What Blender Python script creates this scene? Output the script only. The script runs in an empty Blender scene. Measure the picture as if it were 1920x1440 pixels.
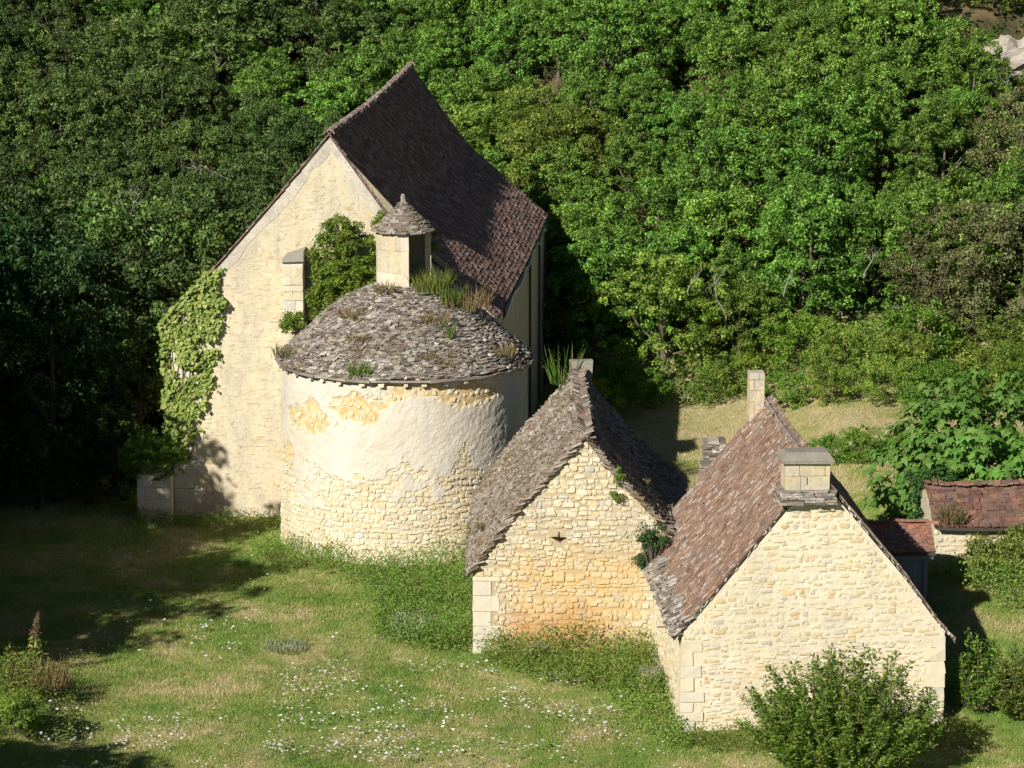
import bpy, math, random
import numpy as np
from mathutils import Vector, Matrix

# ------------------------------------------------------------------ camera, light
sc = bpy.context.scene
random.seed(5)
cam_d = bpy.data.cameras.new('camera')
cam = bpy.data.objects.new('camera', cam_d)
sc.collection.objects.link(cam)
cam.location = (0, 0, 25.0)
cam.rotation_euler = (math.radians(90 - 11.2908), 0, 0)
cam_d.sensor_width = 36.0
cam_d.lens = 108.0
cam_d.clip_end = 2000.0
sc.camera = cam

SUN_EL, SUN_AZ = math.radians(32.0), math.radians(35.5)      # azimuth: to the left of straight behind the camera
sdir = Vector((math.sin(SUN_AZ) * math.cos(SUN_EL), math.cos(SUN_AZ) * math.cos(SUN_EL), -math.sin(SUN_EL)))
sun_d = bpy.data.lights.new('sun', 'SUN')
sun_d.energy = 5.0
sun_d.angle = math.radians(0.5)
sun_d.color = (1.0, 0.95, 0.86)
sun = bpy.data.objects.new('sun', sun_d)
sun.rotation_euler = sdir.to_track_quat('-Z', 'Y').to_euler()
sun.location = (-40, -40, 60)
sc.collection.objects.link(sun)

world = bpy.data.worlds.new('World')
sc.world = world
world.use_nodes = True
wn = world.node_tree
for n in list(wn.nodes): wn.nodes.remove(n)
sky = wn.nodes.new('ShaderNodeTexSky')
sky.sky_type = 'NISHITA'
sky.sun_disc = False
sky.air_density = 0.45
sky.dust_density = 0.2
sky.sun_elevation = SUN_EL
sky.sun_rotation = math.radians(180) + SUN_AZ
bgn = wn.nodes.new('ShaderNodeBackground')
bgn.inputs['Strength'].default_value = 0.05
won = wn.nodes.new('ShaderNodeOutputWorld')
wn.links.new(sky.outputs[0], bgn.inputs[0])
wn.links.new(bgn.outputs[0], won.inputs[0])
sc.view_settings.view_transform = 'Standard'
sc.view_settings.look = 'None'
sc.view_settings.gamma = 1.0
sc.view_settings.exposure = 0.6
sc.view_settings.use_curve_mapping = False
sc.cycles.max_bounces = 4
sc.cycles.diffuse_bounces = 2
sc.cycles.transmission_bounces = 2
sc.cycles.adaptive_threshold = 0.02

# ------------------------------------------------------------------ helpers
rng = np.random.default_rng(11)
COL = sc.collection

def _h(ix, iy, iz):
    n = (ix.astype(np.int64) * 374761393 + iy.astype(np.int64) * 668265263 + iz.astype(np.int64) * 1274126177) & 0x7fffffff
    n = ((n ^ (n >> 13)) * 1274126177) & 0x7fffffff
    n = (n ^ (n >> 16)) & 0xffffff
    return n / float(0xffffff)

def vnoise(p, scale=1.0, seed=0):
    p = np.asarray(p, float) * scale
    i = np.floor(p); f = p - i; f = f * f * (3 - 2 * f); i = i.astype(np.int64) + seed * 17
    r = 0
    for dx in (0, 1):
        for dy in (0, 1):
            for dz in (0, 1):
                w = (f[..., 0] if dx else 1 - f[..., 0]) * (f[..., 1] if dy else 1 - f[..., 1]) * (f[..., 2] if dz else 1 - f[..., 2])
                r = r + w * _h(i[..., 0] + dx, i[..., 1] + dy, i[..., 2] + dz)
    return r

def fbm(p, scale=1.0, octs=4, seed=0):
    a, r, t = 1.0, 0, 0
    for o in range(octs):
        r = r + a * vnoise(p, scale * 2 ** o, seed + o * 7); t += a; a *= 0.5
    return r / t

def smooth01(a, b, x):
    t = np.clip((np.asarray(x, float) - a) / (b - a), 0, 1)
    return t * t * (3 - 2 * t)

def make_mesh(name, V, faces, attrs=None, smooth=False):
    V = np.asarray(V, np.float32).reshape(-1, 3)
    if not isinstance(faces, list): faces = [faces]
    faces = [np.asarray(f, np.int32) for f in faces if len(f)]
    me = bpy.data.meshes.new(name)
    me.vertices.add(len(V)); me.vertices.foreach_set('co', V.ravel())
    flat = np.concatenate([f.ravel() for f in faces])
    tot = np.concatenate([np.full(len(f), f.shape[1], np.int32) for f in faces])
    start = np.concatenate([[0], np.cumsum(tot)[:-1]]).astype(np.int32)
    me.loops.add(len(flat)); me.loops.foreach_set('vertex_index', flat)
    me.polygons.add(len(tot)); me.polygons.foreach_set('loop_start', start)
    me.polygons.foreach_set('use_smooth', np.full(len(tot), smooth, bool))
    me.update(calc_edges=True)
    for k, a in (attrs or {}).items():
        at = me.attributes.new(k, 'FLOAT', 'POINT'); at.data.foreach_set('value', np.asarray(a, np.float32))
    return me

WL = {}
def place(o, parent, loc):
    COL.objects.link(o)
    loc = Vector(loc)
    if parent is not None:
        o.parent = parent
        o.location = loc - WL[parent.name]
    else:
        o.location = loc
    WL[o.name] = loc
    return o

def thing(name, label, cat, loc, group=None):
    o = bpy.data.objects.new(name, None)
    o.empty_display_size = 0.2
    place(o, None, loc)
    o['label'] = label; o['category'] = cat
    if group: o['group'] = group
    return o

def tag(o, label=None, cat=None, group=None, kind=None):
    if label: o['label'] = label
    if cat: o['category'] = cat
    if group: o['group'] = group
    if kind: o['kind'] = kind
    return o

def part(name, V, faces, mat, parent=None, attrs=None, smooth=False, kind=None):
    V = np.asarray(V, float).reshape(-1, 3)
    c = (V.min(0) + V.max(0)) / 2; c[2] = V[:, 2].min()
    me = make_mesh(name, V - c, faces, attrs, smooth)
    if mat: me.materials.append(mat)
    o = bpy.data.objects.new(name, me)
    place(o, parent, c)
    if kind: o['kind'] = kind
    return o

BOX = [np.array([[0, 3, 2, 1], [4, 5, 6, 7], [0, 1, 5, 4], [1, 2, 6, 5], [2, 3, 7, 6], [3, 0, 4, 7]])]
STONE = [np.array([[i, (i + 1) % 8, 8 + (i + 1) % 8, 8 + i] for i in range(8)]),
         np.array([[8 + i, 8 + (i + 1) % 8, 16] for i in range(8)])]

def join(P, pat):
    N, m = P.shape[:2]
    off = (np.arange(N) * m)[:, None, None]
    return P.reshape(-1, 3), [(f[None] + off).reshape(-1, f.shape[1]) for f in pat]

def pieces(single, many, P, pat, mat, parent, score, limit=300, smooth=False):
    """the pieces that show largest become objects of their own, the rest one mesh"""
    P = np.asarray(P, float); N = len(P)
    tint = rng.random(N)
    order = np.argsort(-np.asarray(score))
    for i in order[:limit]:
        part(single, P[i], pat, mat, parent, {'tint': np.full(P.shape[1], tint[i])}, smooth)
    rest = order[limit:]
    if len(rest):
        V, F = join(P[rest], pat)
        part(many, V, F, mat, parent, {'tint': np.repeat(tint[rest], P.shape[1])}, smooth, kind='stuff')

def boxv(c, sx, sy, sz, ang=0.0, jit=0.0):
    """8 corners of a box standing on c"""
    q = np.array([[-1, -1, 0], [1, -1, 0], [1, 1, 0], [-1, 1, 0], [-1, -1, 1], [1, -1, 1], [1, 1, 1], [-1, 1, 1]], float)
    q = q * [sx / 2, sy / 2, sz]
    if jit: q = q + rng.normal(0, jit, q.shape)
    ca, sa = math.cos(ang), math.sin(ang)
    x = q[:, 0] * ca - q[:, 1] * sa; y = q[:, 0] * sa + q[:, 1] * ca
    return np.stack([x, y, q[:, 2]], 1) + np.asarray(c, float)

def tube(pts, rad, sides=6):
    pts = np.asarray(pts, float); n = len(pts)
    rad = np.broadcast_to(np.asarray(rad, float), (n,))
    V = []
    for i in range(n):
        t = pts[min(i + 1, n - 1)] - pts[max(i - 1, 0)]; t = t / (np.linalg.norm(t) + 1e-9)
        u = np.cross(t, [0.31, 0.95, 0.1]); u /= np.linalg.norm(u) + 1e-9; w = np.cross(t, u)
        a = np.arange(sides) * 2 * math.pi / sides
        V.append(pts[i] + rad[i] * (np.cos(a)[:, None] * u + np.sin(a)[:, None] * w))
    V = np.concatenate(V)
    F = [[i * sides + j, i * sides + (j + 1) % sides, (i + 1) * sides + (j + 1) % sides, (i + 1) * sides + j] for i in range(n - 1) for j in range(sides)]
    return V, np.array(F)

class Acc:
    def __init__(s): s.V = []; s.F = {}; s.n = 0; s.T = []
    def add(s, V, faces, t=None):
        V = np.asarray(V, float).reshape(-1, 3)
        for f in (faces if isinstance(faces, list) else [faces]):
            f = np.asarray(f)
            if len(f): s.F.setdefault(f.shape[1], []).append(f + s.n)
        s.V.append(V); s.n += len(V)
        s.T.append(np.full(len(V), rng.random() if t is None else t) if np.ndim(t) == 0 else np.asarray(t))
    def get(s):
        return np.concatenate(s.V), [np.concatenate(v) for v in s.F.values()], {'tint': np.concatenate(s.T)}

# ------------------------------------------------------------------ materials
def nt(name):
    m = bpy.data.materials.new(name); m.use_nodes = True
    t = m.node_tree
    for n in list(t.nodes): t.nodes.remove(n)
    out = t.nodes.new('ShaderNodeOutputMaterial')
    return m, t, out

class G:
    """small node-graph helper"""
    def __init__(s, name):
        s.m, s.t, s.out = nt(name)
        s.geo = s.t.nodes.new('ShaderNodeNewGeometry')
        s.pos = s.geo.outputs['Position']
    def n(s, k, **kw):
        x = s.t.nodes.new(k)
        for a, b in kw.items(): setattr(x, a, b)
        return x
    def l(s, a, b): s.t.links.new(a, b)
    def val(s, inp, v):
        if hasattr(v, 'links') or hasattr(v, 'is_linked'): s.l(v, inp)
        else: inp.default_value = v
    def noise(s, scale, detail=4, rough=0.55, vec=None, stretch=None):
        x = s.n('ShaderNodeTexNoise'); x.inputs['Scale'].default_value = scale
        x.inputs['Detail'].default_value = detail; x.inputs['Roughness'].default_value = rough
        v = vec or s.pos
        if stretch:
            mp = s.n('ShaderNodeMapping'); mp.inputs['Scale'].default_value = stretch; s.l(v, mp.inputs[0]); v = mp.outputs[0]
        s.l(v, x.inputs['Vector']); return x.outputs[0]
    def ramp(s, fac, stops, interp='LINEAR'):
        x = s.n('ShaderNodeValToRGB'); r = x.color_ramp; r.interpolation = interp
        while len(r.elements) < len(stops): r.elements.new(0.5)
        for e, (p, c) in zip(r.elements, stops):
            e.position = p
            e.color = (c, c, c, 1) if not isinstance(c, (tuple, list)) else (*c, 1)
        s.l(fac, x.inputs[0]); return x.outputs[0]
    def mix(s, fac, a, b, mode='MIX'):
        x = s.n('ShaderNodeMix', data_type='RGBA', blend_type=mode)
        s.val(x.inputs[0], fac)
        for i, v in ((6, a), (7, b)):
            if isinstance(v, (tuple, list)): x.inputs[i].default_value = (*v, 1)
            else: s.l(v, x.inputs[i])
        return x.outputs[2]
    def math(s, op, a, b=0.0, clamp=False):
        x = s.n('ShaderNodeMath', operation=op, use_clamp=clamp)
        s.val(x.inputs[0], a); s.val(x.inputs[1], b); return x.outputs[0]
    def attr(s, name):
        x = s.n('ShaderNodeAttribute', attribute_name=name); return x.outputs['Fac']
    def tint(s):
        o = s.n('ShaderNodeObjectInfo').outputs['Random']
        return s.math('FRACT', s.math('ADD', s.attr('tint'), o))
    def hsv(s, col, h=None, sat=None, v=None):
        x = s.n('ShaderNodeHueSaturation'); s.l(col, x.inputs['Color'])
        for k, q in (('Hue', h), ('Saturation', sat), ('Value', v)):
            if q is not None: s.val(x.inputs[k], q)
        return x.outputs[0]
    def bump(s, h, strength=0.5, dist=0.02):
        x = s.n('ShaderNodeBump'); x.inputs['Strength'].default_value = strength; x.inputs['Distance'].default_value = dist
        s.l(h, x.inputs['Height']); return x.outputs[0]
    def done(s, col, rough=0.9, normal=None, spec=0.2, trans=None):
        p = s.n('ShaderNodeBsdfPrincipled')
        s.val(p.inputs['Base Color'], (*col, 1) if isinstance(col, tuple) else col)
        s.val(p.inputs['Roughness'], rough); p.inputs['Specular IOR Level'].default_value = spec
        if normal is not None: s.l(normal, p.inputs['Normal'])
        if trans is not None:
            tr = s.n('ShaderNodeBsdfTranslucent'); s.val(tr.inputs[0], trans[1])
            mx = s.n('ShaderNodeMixShader'); mx.inputs[0].default_value = trans[0]
            s.l(p.outputs[0], mx.inputs[1]); s.l(tr.outputs[0], mx.inputs[2]); s.l(mx.outputs[0], s.out.inputs[0])
        else: s.l(p.outputs[0], s.out.inputs[0])
        return s.m

def m_stone(name, stops, bump=0.6, grey=0.25, stain=None, scale=9, var=0.25):
    g = G(name); t = g.tint()
    c = g.ramp(t, stops)
    n1 = g.noise(scale, 5, 0.6); n2 = g.noise(scale * 4.5, 4, 0.6); n3 = g.noise(1.1, 4, 0.6)
    c = g.mix(g.math('MULTIPLY', g.ramp(n1, [(0.35, 0), (0.7, 1)]), var), c, (0.25, 0.19, 0.11))
    c = g.mix(g.math('MULTIPLY', g.ramp(n3, [(0.52, 0), (0.68, 1)]), grey), c, (0.32, 0.31, 0.28))
    ws = g.noise(1.5, 5, 0.7, stretch=(1, 1, 0.3)); c = g.mix(g.math('MULTIPLY', g.ramp(ws, [(0.47, 0), (0.66, 1)]), 0.3), c, (0.33, 0.31, 0.27))
    if stain: c = stain(g, c)
    h = g.math('ADD', n1, g.math('MULTIPLY', n2, 0.5))
    return g.done(c, 0.95, g.bump(h, bump, 0.03), 0.1)

def ochre_stain(g, c):
    sx = g.n('ShaderNodeSeparateXYZ'); g.l(g.pos, sx.inputs[0])
    n = g.noise(0.9, 4, 0.6)
    def band(o, lo, hi):
        mr = g.n('ShaderNodeMapRange', interpolation_type='SMOOTHSTEP'); g.l(o, mr.inputs[0])
        mr.inputs[1].default_value = lo; mr.inputs[2].default_value = hi; return mr.outputs[0]
    z, x = sx.outputs[2], sx.outputs[0]
    zz = g.math('ADD', z, g.math('MULTIPLY', g.math('SUBTRACT', n, 0.5), 2.0))
    m1 = g.math('MULTIPLY', g.math('MULTIPLY', band(zz, 3.7, 2.2), band(x, -0.6, 0.6)), band(x, 4.3, 3.4))
    m1 = g.math('MULTIPLY', m1, g.ramp(g.noise(2.6, 5, 0.7), [(0.36, 0.35), (0.58, 1.0)]))
    c = g.mix(g.math('MULTIPLY', m1, 0.72), c, (0.56, 0.37, 0.14), 'MIX')
    m2 = g.math('MULTIPLY', g.math('MULTIPLY', band(zz, 1.75, 0.75), band(x, -0.5, 0.3)), band(x, 3.4, 1.6))
    return g.mix(g.math('MULTIPLY', m2, 0.65), c, (0.40, 0.20, 0.07))

CREAM = [(0.0, (0.52, 0.42, 0.25)), (0.25, (0.60, 0.50, 0.32)), (0.5, (0.66, 0.57, 0.40)), (0.72, (0.58, 0.53, 0.43)), (0.86, (0.60, 0.46, 0.24)), (1.0, (0.47, 0.43, 0.36))]
PALE = [(0.0, (0.56, 0.47, 0.30)), (0.3, (0.64, 0.56, 0.39)), (0.6, (0.68, 0.63, 0.50)), (0.85, (0.60, 0.49, 0.28)), (1.0, (0.53, 0.51, 0.46))]
M_STONE2 = m_stone('cottage_stone', CREAM)
M_STONE1 = m_stone('barn_stone', PALE, grey=0.45, stain=ochre_stain, var=0.35)
M_STONET = m_stone('tower_stone', PALE, grey=0.2, var=0.2)
M_STONEC = m_stone('chapel_stone', [(0, (0.56, 0.48, 0.33)), (0.4, (0.62, 0.54, 0.39)), (0.75, (0.55, 0.50, 0.38)), (0.9, (0.56, 0.43, 0.22)), (1, (0.40, 0.37, 0.31))], var=0.45, scale=6)
M_DRESSED = m_stone('dressed_stone', [(0, (0.55, 0.50, 0.40)), (0.5, (0.60, 0.54, 0.42)), (1, (0.60, 0.51, 0.35))], bump=0.3, grey=0.4, var=0.15)
M_CHIM = m_stone('chimney_stone', [(0, (0.50, 0.41, 0.25)), (0.5, (0.56, 0.48, 0.32)), (1, (0.46, 0.42, 0.34))], bump=0.6, grey=0.6, var=0.45)
M_GREYSTONE = m_stone('weathered_slab', [(0, (0.15, 0.143, 0.13)), (0.5, (0.21, 0.20, 0.18)), (1, (0.30, 0.29, 0.26))], bump=0.9, grey=0.3, var=0.6)

def m_mortar(name, a, b, stain=None, dirt=0.3, fleck=0.0, weather=0.25):
    g = G(name)
    n1 = g.noise(0.7, 5, 0.65); n2 = g.noise(14, 5, 0.65); n3 = g.noise(3.2, 5, 0.7)
    c = g.mix(g.ramp(n1, [(0.35, 0), (0.65, 1)]), a, b)
    c = g.mix(g.math('MULTIPLY', g.ramp(n3, [(0.5, 0), (0.72, 1)]), dirt), c, (0.30, 0.25, 0.17))
    if fleck:
        fn = g.noise(7.5, 5, 0.7, stretch=(1, 1, 2.4)); c = g.mix(g.math('MULTIPLY', g.ramp(fn, [(0.55, 0), (0.64, 1)]), fleck), c, (0.24, 0.20, 0.14))
    ws = g.noise(1.5, 5, 0.7, stretch=(1, 1, 0.3)); c = g.mix(g.math('MULTIPLY', g.ramp(ws, [(0.47, 0), (0.66, 1)]), weather), c, (0.30, 0.285, 0.25))
    if stain: c = stain(g, c)
    return g.done(c, 0.95, g.bump(g.math('ADD', n2, n3), 0.6, 0.04), 0.1)

M_MORT2 = m_mortar('cottage_mortar', (0.64, 0.565, 0.425), (0.58, 0.50, 0.355), dirt=0.25)
M_MORT1 = m_mortar('barn_mortar', (0.46, 0.38, 0.26), (0.40, 0.32, 0.19), stain=ochre_stain, dirt=0.5)
M_MORTC = m_mortar('chapel_mortar', (0.60, 0.52, 0.37), (0.53, 0.45, 0.31), dirt=0.5, fleck=0.55, weather=0.5)
M_RAKE = m_mortar('verge_mortar', (0.62, 0.58, 0.50), (0.50, 0.47, 0.40), dirt=0.4)
M_WHITEWALL = m_mortar('limewashed_wall', (0.54, 0.49, 0.37), (0.48, 0.41, 0.27), dirt=0.5)

def m_lauze(name, moss=0.35, brown=0.0):
    g = G(name); t = g.tint()
    c = g.ramp(t, [(0, (0.07, 0.062, 0.055)), (0.2, (0.15, 0.135, 0.12)), (0.45, (0.27, 0.25, 0.22)), (0.7, (0.42, 0.39, 0.345)), (0.85, (0.16, 0.10, 0.07)), (1, (0.58, 0.55, 0.49))])  # random slab tints, spread wide to stand in for shadow gaps between slabs
    if brown: c = g.mix(brown, c, (0.24, 0.165, 0.095))
    n1 = g.noise(11, 5, 0.65); n2 = g.noise(0.75, 4, 0.6)
    c = g.mix(g.math('MULTIPLY', g.ramp(n1, [(0.45, 0), (0.65, 1)]), 0.4), c, (0.09, 0.075, 0.06))
    c = g.mix(g.math('MULTIPLY', g.ramp(n2, [(0.48, 0), (0.65, 1)]), moss), c, (0.14, 0.105, 0.055))
    return g.done(c, 0.95, g.bump(n1, 0.6, 0.02), 0.1)
M_LAUZE = m_lauze('lauze_stone', 0.5, 0.08)
M_LAUZE1 = m_lauze('mossy_lauze_stone', 0.75, 0.3)

def m_tile(name, stops, lichen=0.5):
    g = G(name); t = g.tint()
    c = g.ramp(t, stops)
    n1 = g.noise(13, 4, 0.6); n2 = g.noise(0.9, 4, 0.65); n3 = g.noise(30, 3, 0.6)
    c = g.mix(g.math('MULTIPLY', g.ramp(n1, [(0.5, 0), (0.7, 1)]), 0.5), c, (0.10, 0.07, 0.06))
    c = g.mix(g.math('MULTIPLY', g.ramp(n2, [(0.45, 0), (0.62, 1)]), 0.3), c, (0.20, 0.17, 0.15))
    c = g.mix(g.math('MULTIPLY', g.ramp(n3, [(0.6, 0), (0.68, 1)]), lichen), c, (0.45, 0.42, 0.36))
    return g.done(c, 0.95, g.bump(n1, 0.4, 0.02), 0.04)
M_TILE2 = m_tile('cottage_tile', [(0, (0.13, 0.08, 0.06)), (0.2, (0.195, 0.115, 0.08)), (0.42, (0.245, 0.16, 0.115)), (0.62, (0.17, 0.12, 0.10)), (0.78, (0.30, 0.175, 0.10)), (0.9, (0.32, 0.26, 0.21)), (1, (0.43, 0.38, 0.32))])
M_TILEC = m_tile('chapel_tile', [(0, (0.12, 0.07, 0.058)), (0.3, (0.19, 0.108, 0.088)), (0.6, (0.25, 0.155, 0.13)), (0.85, (0.30, 0.19, 0.155)), (1, (0.36, 0.29, 0.25))], 0.3)
M_TILER = m_tile('shed_tile', [(0, (0.15, 0.07, 0.05)), (0.4, (0.22, 0.10, 0.07)), (0.8, (0.27, 0.13, 0.08)), (1, (0.34, 0.15, 0.07))], 0.55)
M_TILEB = m_tile('brown_tile', [(0, (0.09, 0.05, 0.04)), (0.4, (0.14, 0.075, 0.055)), (0.8, (0.18, 0.10, 0.07)), (1, (0.26, 0.13, 0.075))], 0.3)
M_RIDGE = m_tile('ridge_tile', [(0, (0.16, 0.13, 0.11)), (0.5, (0.24, 0.20, 0.17)), (1, (0.33, 0.26, 0.22))], 0.5)
M_DECK = G('roof_bed').done((0.06, 0.05, 0.04), 1.0)

def m_plain(name, col, var=0.3, scale=5, rough=0.8, stretch=None, spec=0.2):
    g = G(name); n1 = g.noise(scale, 5, 0.6, stretch=stretch)
    c = g.mix(g.math('MULTIPLY', n1, var), col, tuple(x * 0.35 for x in col))
    return g.done(c, rough, g.bump(n1, 0.3, 0.02), spec)
M_WOOD = m_plain('weathered_board', (0.20, 0.20, 0.21), 0.5, 6, stretch=(1, 1, 12))
M_BARK = m_plain('bark', (0.16, 0.13, 0.10), 0.6, 12)
M_PALEBARK = m_plain('pale_dead_wood', (0.40, 0.37, 0.33), 0.4, 12)
M_TARP = m_plain('blue_tarp', (0.03, 0.06, 0.20), 0.3, 8, 0.5)
M_TARPW = m_plain('white_tarp_edge', (0.70, 0.70, 0.70), 0.2, 8, 0.6)
M_ZINC = m_plain('zinc', (0.55, 0.57, 0.58), 0.2, 8, 0.5)
M_DARK = G('dark_void').done((0.03, 0.025, 0.02), 1.0)
M_IRON = m_plain('rusty_iron', (0.08, 0.06, 0.05), 0.3, 8)

def m_leaf(name, cols, trans=0.3, rough=0.55, spec=0.3, objvar=0.25, huevar=0.03, clump=False):
    g = G(name)
    isl = g.geo.outputs['Random Per Island']
    orn = g.n('ShaderNodeObjectInfo').outputs['Random']
    k = len(cols) - 1
    c = g.ramp(isl, [(i / k, q) for i, q in enumerate(cols)])
    v = g.math('ADD', g.math('MULTIPLY', orn, objvar * 2), 1 - objvar)
    if clump: v = g.math('MULTIPLY', v, g.math('ADD', g.math('MULTIPLY', g.attr('tint'), 0.9), 0.55))  # random brightness per clump paints in sunlit tufts with dark between
    h = g.math('ADD', g.math('MULTIPLY', g.math('FRACT', g.math('MULTIPLY', orn, 7.31)), huevar * 2), 0.5 - huevar)
    c = g.hsv(c, h=h, v=v)
    tc = g.mix(1.0, c, (1.25, 1.5, 0.55), 'MULTIPLY')
    return g.done(c, rough, None, spec, trans=(trans, tc))
M_OAK = m_leaf('oak_leaf', [(0.048, 0.115, 0.013), (0.08, 0.175, 0.018), (0.135, 0.25, 0.03), (0.23, 0.32, 0.075)], objvar=0.25, huevar=0.012, trans=0.22, clump=True)
M_OLIVE = m_leaf('olive_oak_leaf', [(0.036, 0.075, 0.014), (0.07, 0.12, 0.023), (0.14, 0.19, 0.05)], trans=0.15, objvar=0.3, huevar=0.012, clump=True)
M_OAKY = m_leaf('yellowish_leaf', [(0.075, 0.135, 0.018), (0.125, 0.205, 0.024), (0.19, 0.265, 0.04), (0.25, 0.26, 0.055)], huevar=0.012, clump=True)
M_HOLM = m_leaf('holm_oak_leaf', [(0.06, 0.075, 0.022), (0.11, 0.12, 0.04), (0.19, 0.185, 0.08)], trans=0.12, huevar=0.012, clump=True)
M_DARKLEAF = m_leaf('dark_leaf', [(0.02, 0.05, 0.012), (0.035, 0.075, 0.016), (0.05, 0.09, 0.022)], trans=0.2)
M_FIG = m_leaf('fig_leaf', [(0.08, 0.185, 0.03), (0.11, 0.235, 0.042), (0.17, 0.285, 0.065)], objvar=0.2, huevar=0.012, spec=0.15)
M_IVY = m_leaf('ivy_leaf', [(0.12, 0.15, 0.02), (0.22, 0.24, 0.045), (0.33, 0.32, 0.085)], trans=0.2, spec=0.4)
M_SHRUB = m_leaf('shrub_leaf', [(0.055, 0.13, 0.012), (0.10, 0.19, 0.016), (0.18, 0.27, 0.03), (0.24, 0.26, 0.05)])
M_BUSH = m_leaf('bush_leaf', [(0.045, 0.10, 0.010), (0.08, 0.15, 0.014), (0.15, 0.225, 0.025), (0.22, 0.26, 0.045)], huevar=0.008)
M_WEED = m_leaf('weed_leaf', [(0.07, 0.14, 0.018), (0.12, 0.20, 0.028), (0.19, 0.26, 0.045), (0.25, 0.24, 0.08)])
M_DRYWEED = m_leaf('dry_weed', [(0.13, 0.13, 0.04), (0.22, 0.19, 0.08), (0.16, 0.10, 0.05), (0.12, 0.15, 0.045)], trans=0.2)
M_GREYWEED = m_leaf('grey_weed', [(0.16, 0.19, 0.11), (0.24, 0.26, 0.17), (0.30, 0.32, 0.22)], trans=0.15)
M_FLOWER = G('flower_white').done((0.62, 0.62, 0.58), 0.8)
M_STALK = G('flower_stalk').done((0.10, 0.15, 0.04), 0.8)
M_SEED = m_plain('reddish_seed_head', (0.20, 0.13, 0.09), 0.5, 20)

def meadow_colour(g):
    n1 = g.noise(0.42, 5, 0.62); n2 = g.noise(1.9, 5, 0.65); n3 = g.noise(0.16, 3, 0.5)
    s = g.math('ADD', g.math('MULTIPLY', n1, 0.55), g.math('ADD', g.math('MULTIPLY', n2, 0.27), g.math('MULTIPLY', n3, 0.18)))
    sx = g.n('ShaderNodeSeparateXYZ'); g.l(g.pos, sx.inputs[0])
    dry = g.n('ShaderNodeMapRange', interpolation_type='SMOOTHSTEP'); g.l(sx.outputs[1], dry.inputs[0]); dry.inputs[1].default_value = 97; dry.inputs[2].default_value = 103; dry.inputs[4].default_value = 0.10
    dx_ = g.n('ShaderNodeMapRange', interpolation_type='SMOOTHSTEP'); g.l(sx.outputs[0], dx_.inputs[0]); dx_.inputs[1].default_value = 0; dx_.inputs[2].default_value = 5
    s = g.math('ADD', s, g.math('MULTIPLY', dry.outputs[0], dx_.outputs[0]))
    return g.ramp(s, [(0.385, (0.115, 0.215, 0.038)), (0.46, (0.185, 0.26, 0.058)), (0.52, (0.27, 0.30, 0.092)), (0.58, (0.385, 0.345, 0.16)), (0.67, (0.46, 0.385, 0.22))])
g = G('meadow_ground')
c = g.mix(g.ramp(g.noise(6, 5, 0.7), [(0.4, 0), (0.7, 0.45)]), meadow_colour(g), (0.12, 0.10, 0.045))
sx = g.n('ShaderNodeSeparateXYZ'); g.l(g.pos, sx.inputs[0])
hillm = g.ramp(g.math('MULTIPLY', sx.outputs[2], 0.1), [(0.25, 0), (0.42, 1)])
c = g.mix(hillm, c, g.ramp(g.noise(0.5, 5, 0.6), [(0.4, (0.05, 0.045, 0.02)), (0.62, (0.16, 0.12, 0.065))]))
M_GROUND = g.done(c, 1.0, g.bump(g.noise(9, 5, 0.7), 0.8, 0.08), 0.05)
g = G('grass_blade')
c = meadow_colour(g)
c = g.hsv(c, v=g.math('ADD', g.math('MULTIPLY', g.attr('tint'), 0.9), 0.65))
M_GRASS = g.done(c, 0.7, None, 0.15, trans=(0.25, c))

# ------------------------------------------------------------------ terrain
def height(x, y):
    x = np.asarray(x, float); y = np.asarray(y, float)
    foot = 122.0 + 7.0 * smooth01(5, -1, x)
    d = y - foot
    hill = 0.55 * np.where(d > 30, d, np.log1p(np.exp(np.clip(d, -30, 30) * 0.9)) / 0.9)
    hill = np.minimum(hill, 30 + 0.1 * np.maximum(hill - 30, 0))
    ter = 1.5 * smooth01(7, 13, x) * smooth01(77, 87, y)
    p = np.stack([x, y, np.zeros_like(x)], -1)
    und = (fbm(p, 0.22, 3, 3) - 0.5) * 0.3 + (fbm(p, 0.12, 3, 9) - 0.5) * 3.0 * smooth01(2, 12, hill)
    bank = 0.9 * smooth01(-11.0, -14.5, x) * smooth01(70, 76, y) * smooth01(88, 80, y)
    return hill + ter + und + bank

def axis_points(lo, hi, a, b, fine, coarse):
    return np.concatenate([np.arange(lo, a, coarse), np.arange(a, b, fine), np.arange(b, hi + coarse, coarse)])
gx = axis_points(-420, 420, -32, 32, 0.4, 12); gy = axis_points(-120, 520, 64, 165, 0.4, 12)
GX, GY = np.meshgrid(gx, gy)
V = np.stack([GX, GY, height(GX, GY)], -1).reshape(-1, 3)
nx, ny = len(gx), len(gy)
idx = np.arange(nx * ny).reshape(ny, nx)
F = np.stack([idx[:-1, :-1], idx[:-1, 1:], idx[1:, 1:], idx[1:, :-1]], -1).reshape(-1, 4)
me = make_mesh('ground', V, F, smooth=True); me.materials.append(M_GROUND)
ground = bpy.data.objects.new('ground', me); COL.objects.link(ground); ground['kind'] = 'structure'

# ------------------------------------------------------------------ building helpers
class Frame:
    def __init__(s, o, yaw):
        s.o = np.array([o[0], o[1], 0.0]); s.a = np.array([math.sin(yaw), math.cos(yaw), 0.0]); s.e = np.array([math.cos(yaw), -math.sin(yaw), 0.0])
    def P(s, S, L, Z):
        S, L, Z = np.broadcast_arrays(np.asarray(S, float), np.asarray(L, float), np.asarray(Z, float))
        return s.o + S[..., None] * s.e + L[..., None] * s.a + Z[..., None] * np.array([0, 0, 1.0])

def prof_at(prof, d):
    return np.interp(d, [p[0] for p in prof], [p[1] for p in prof])

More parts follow.
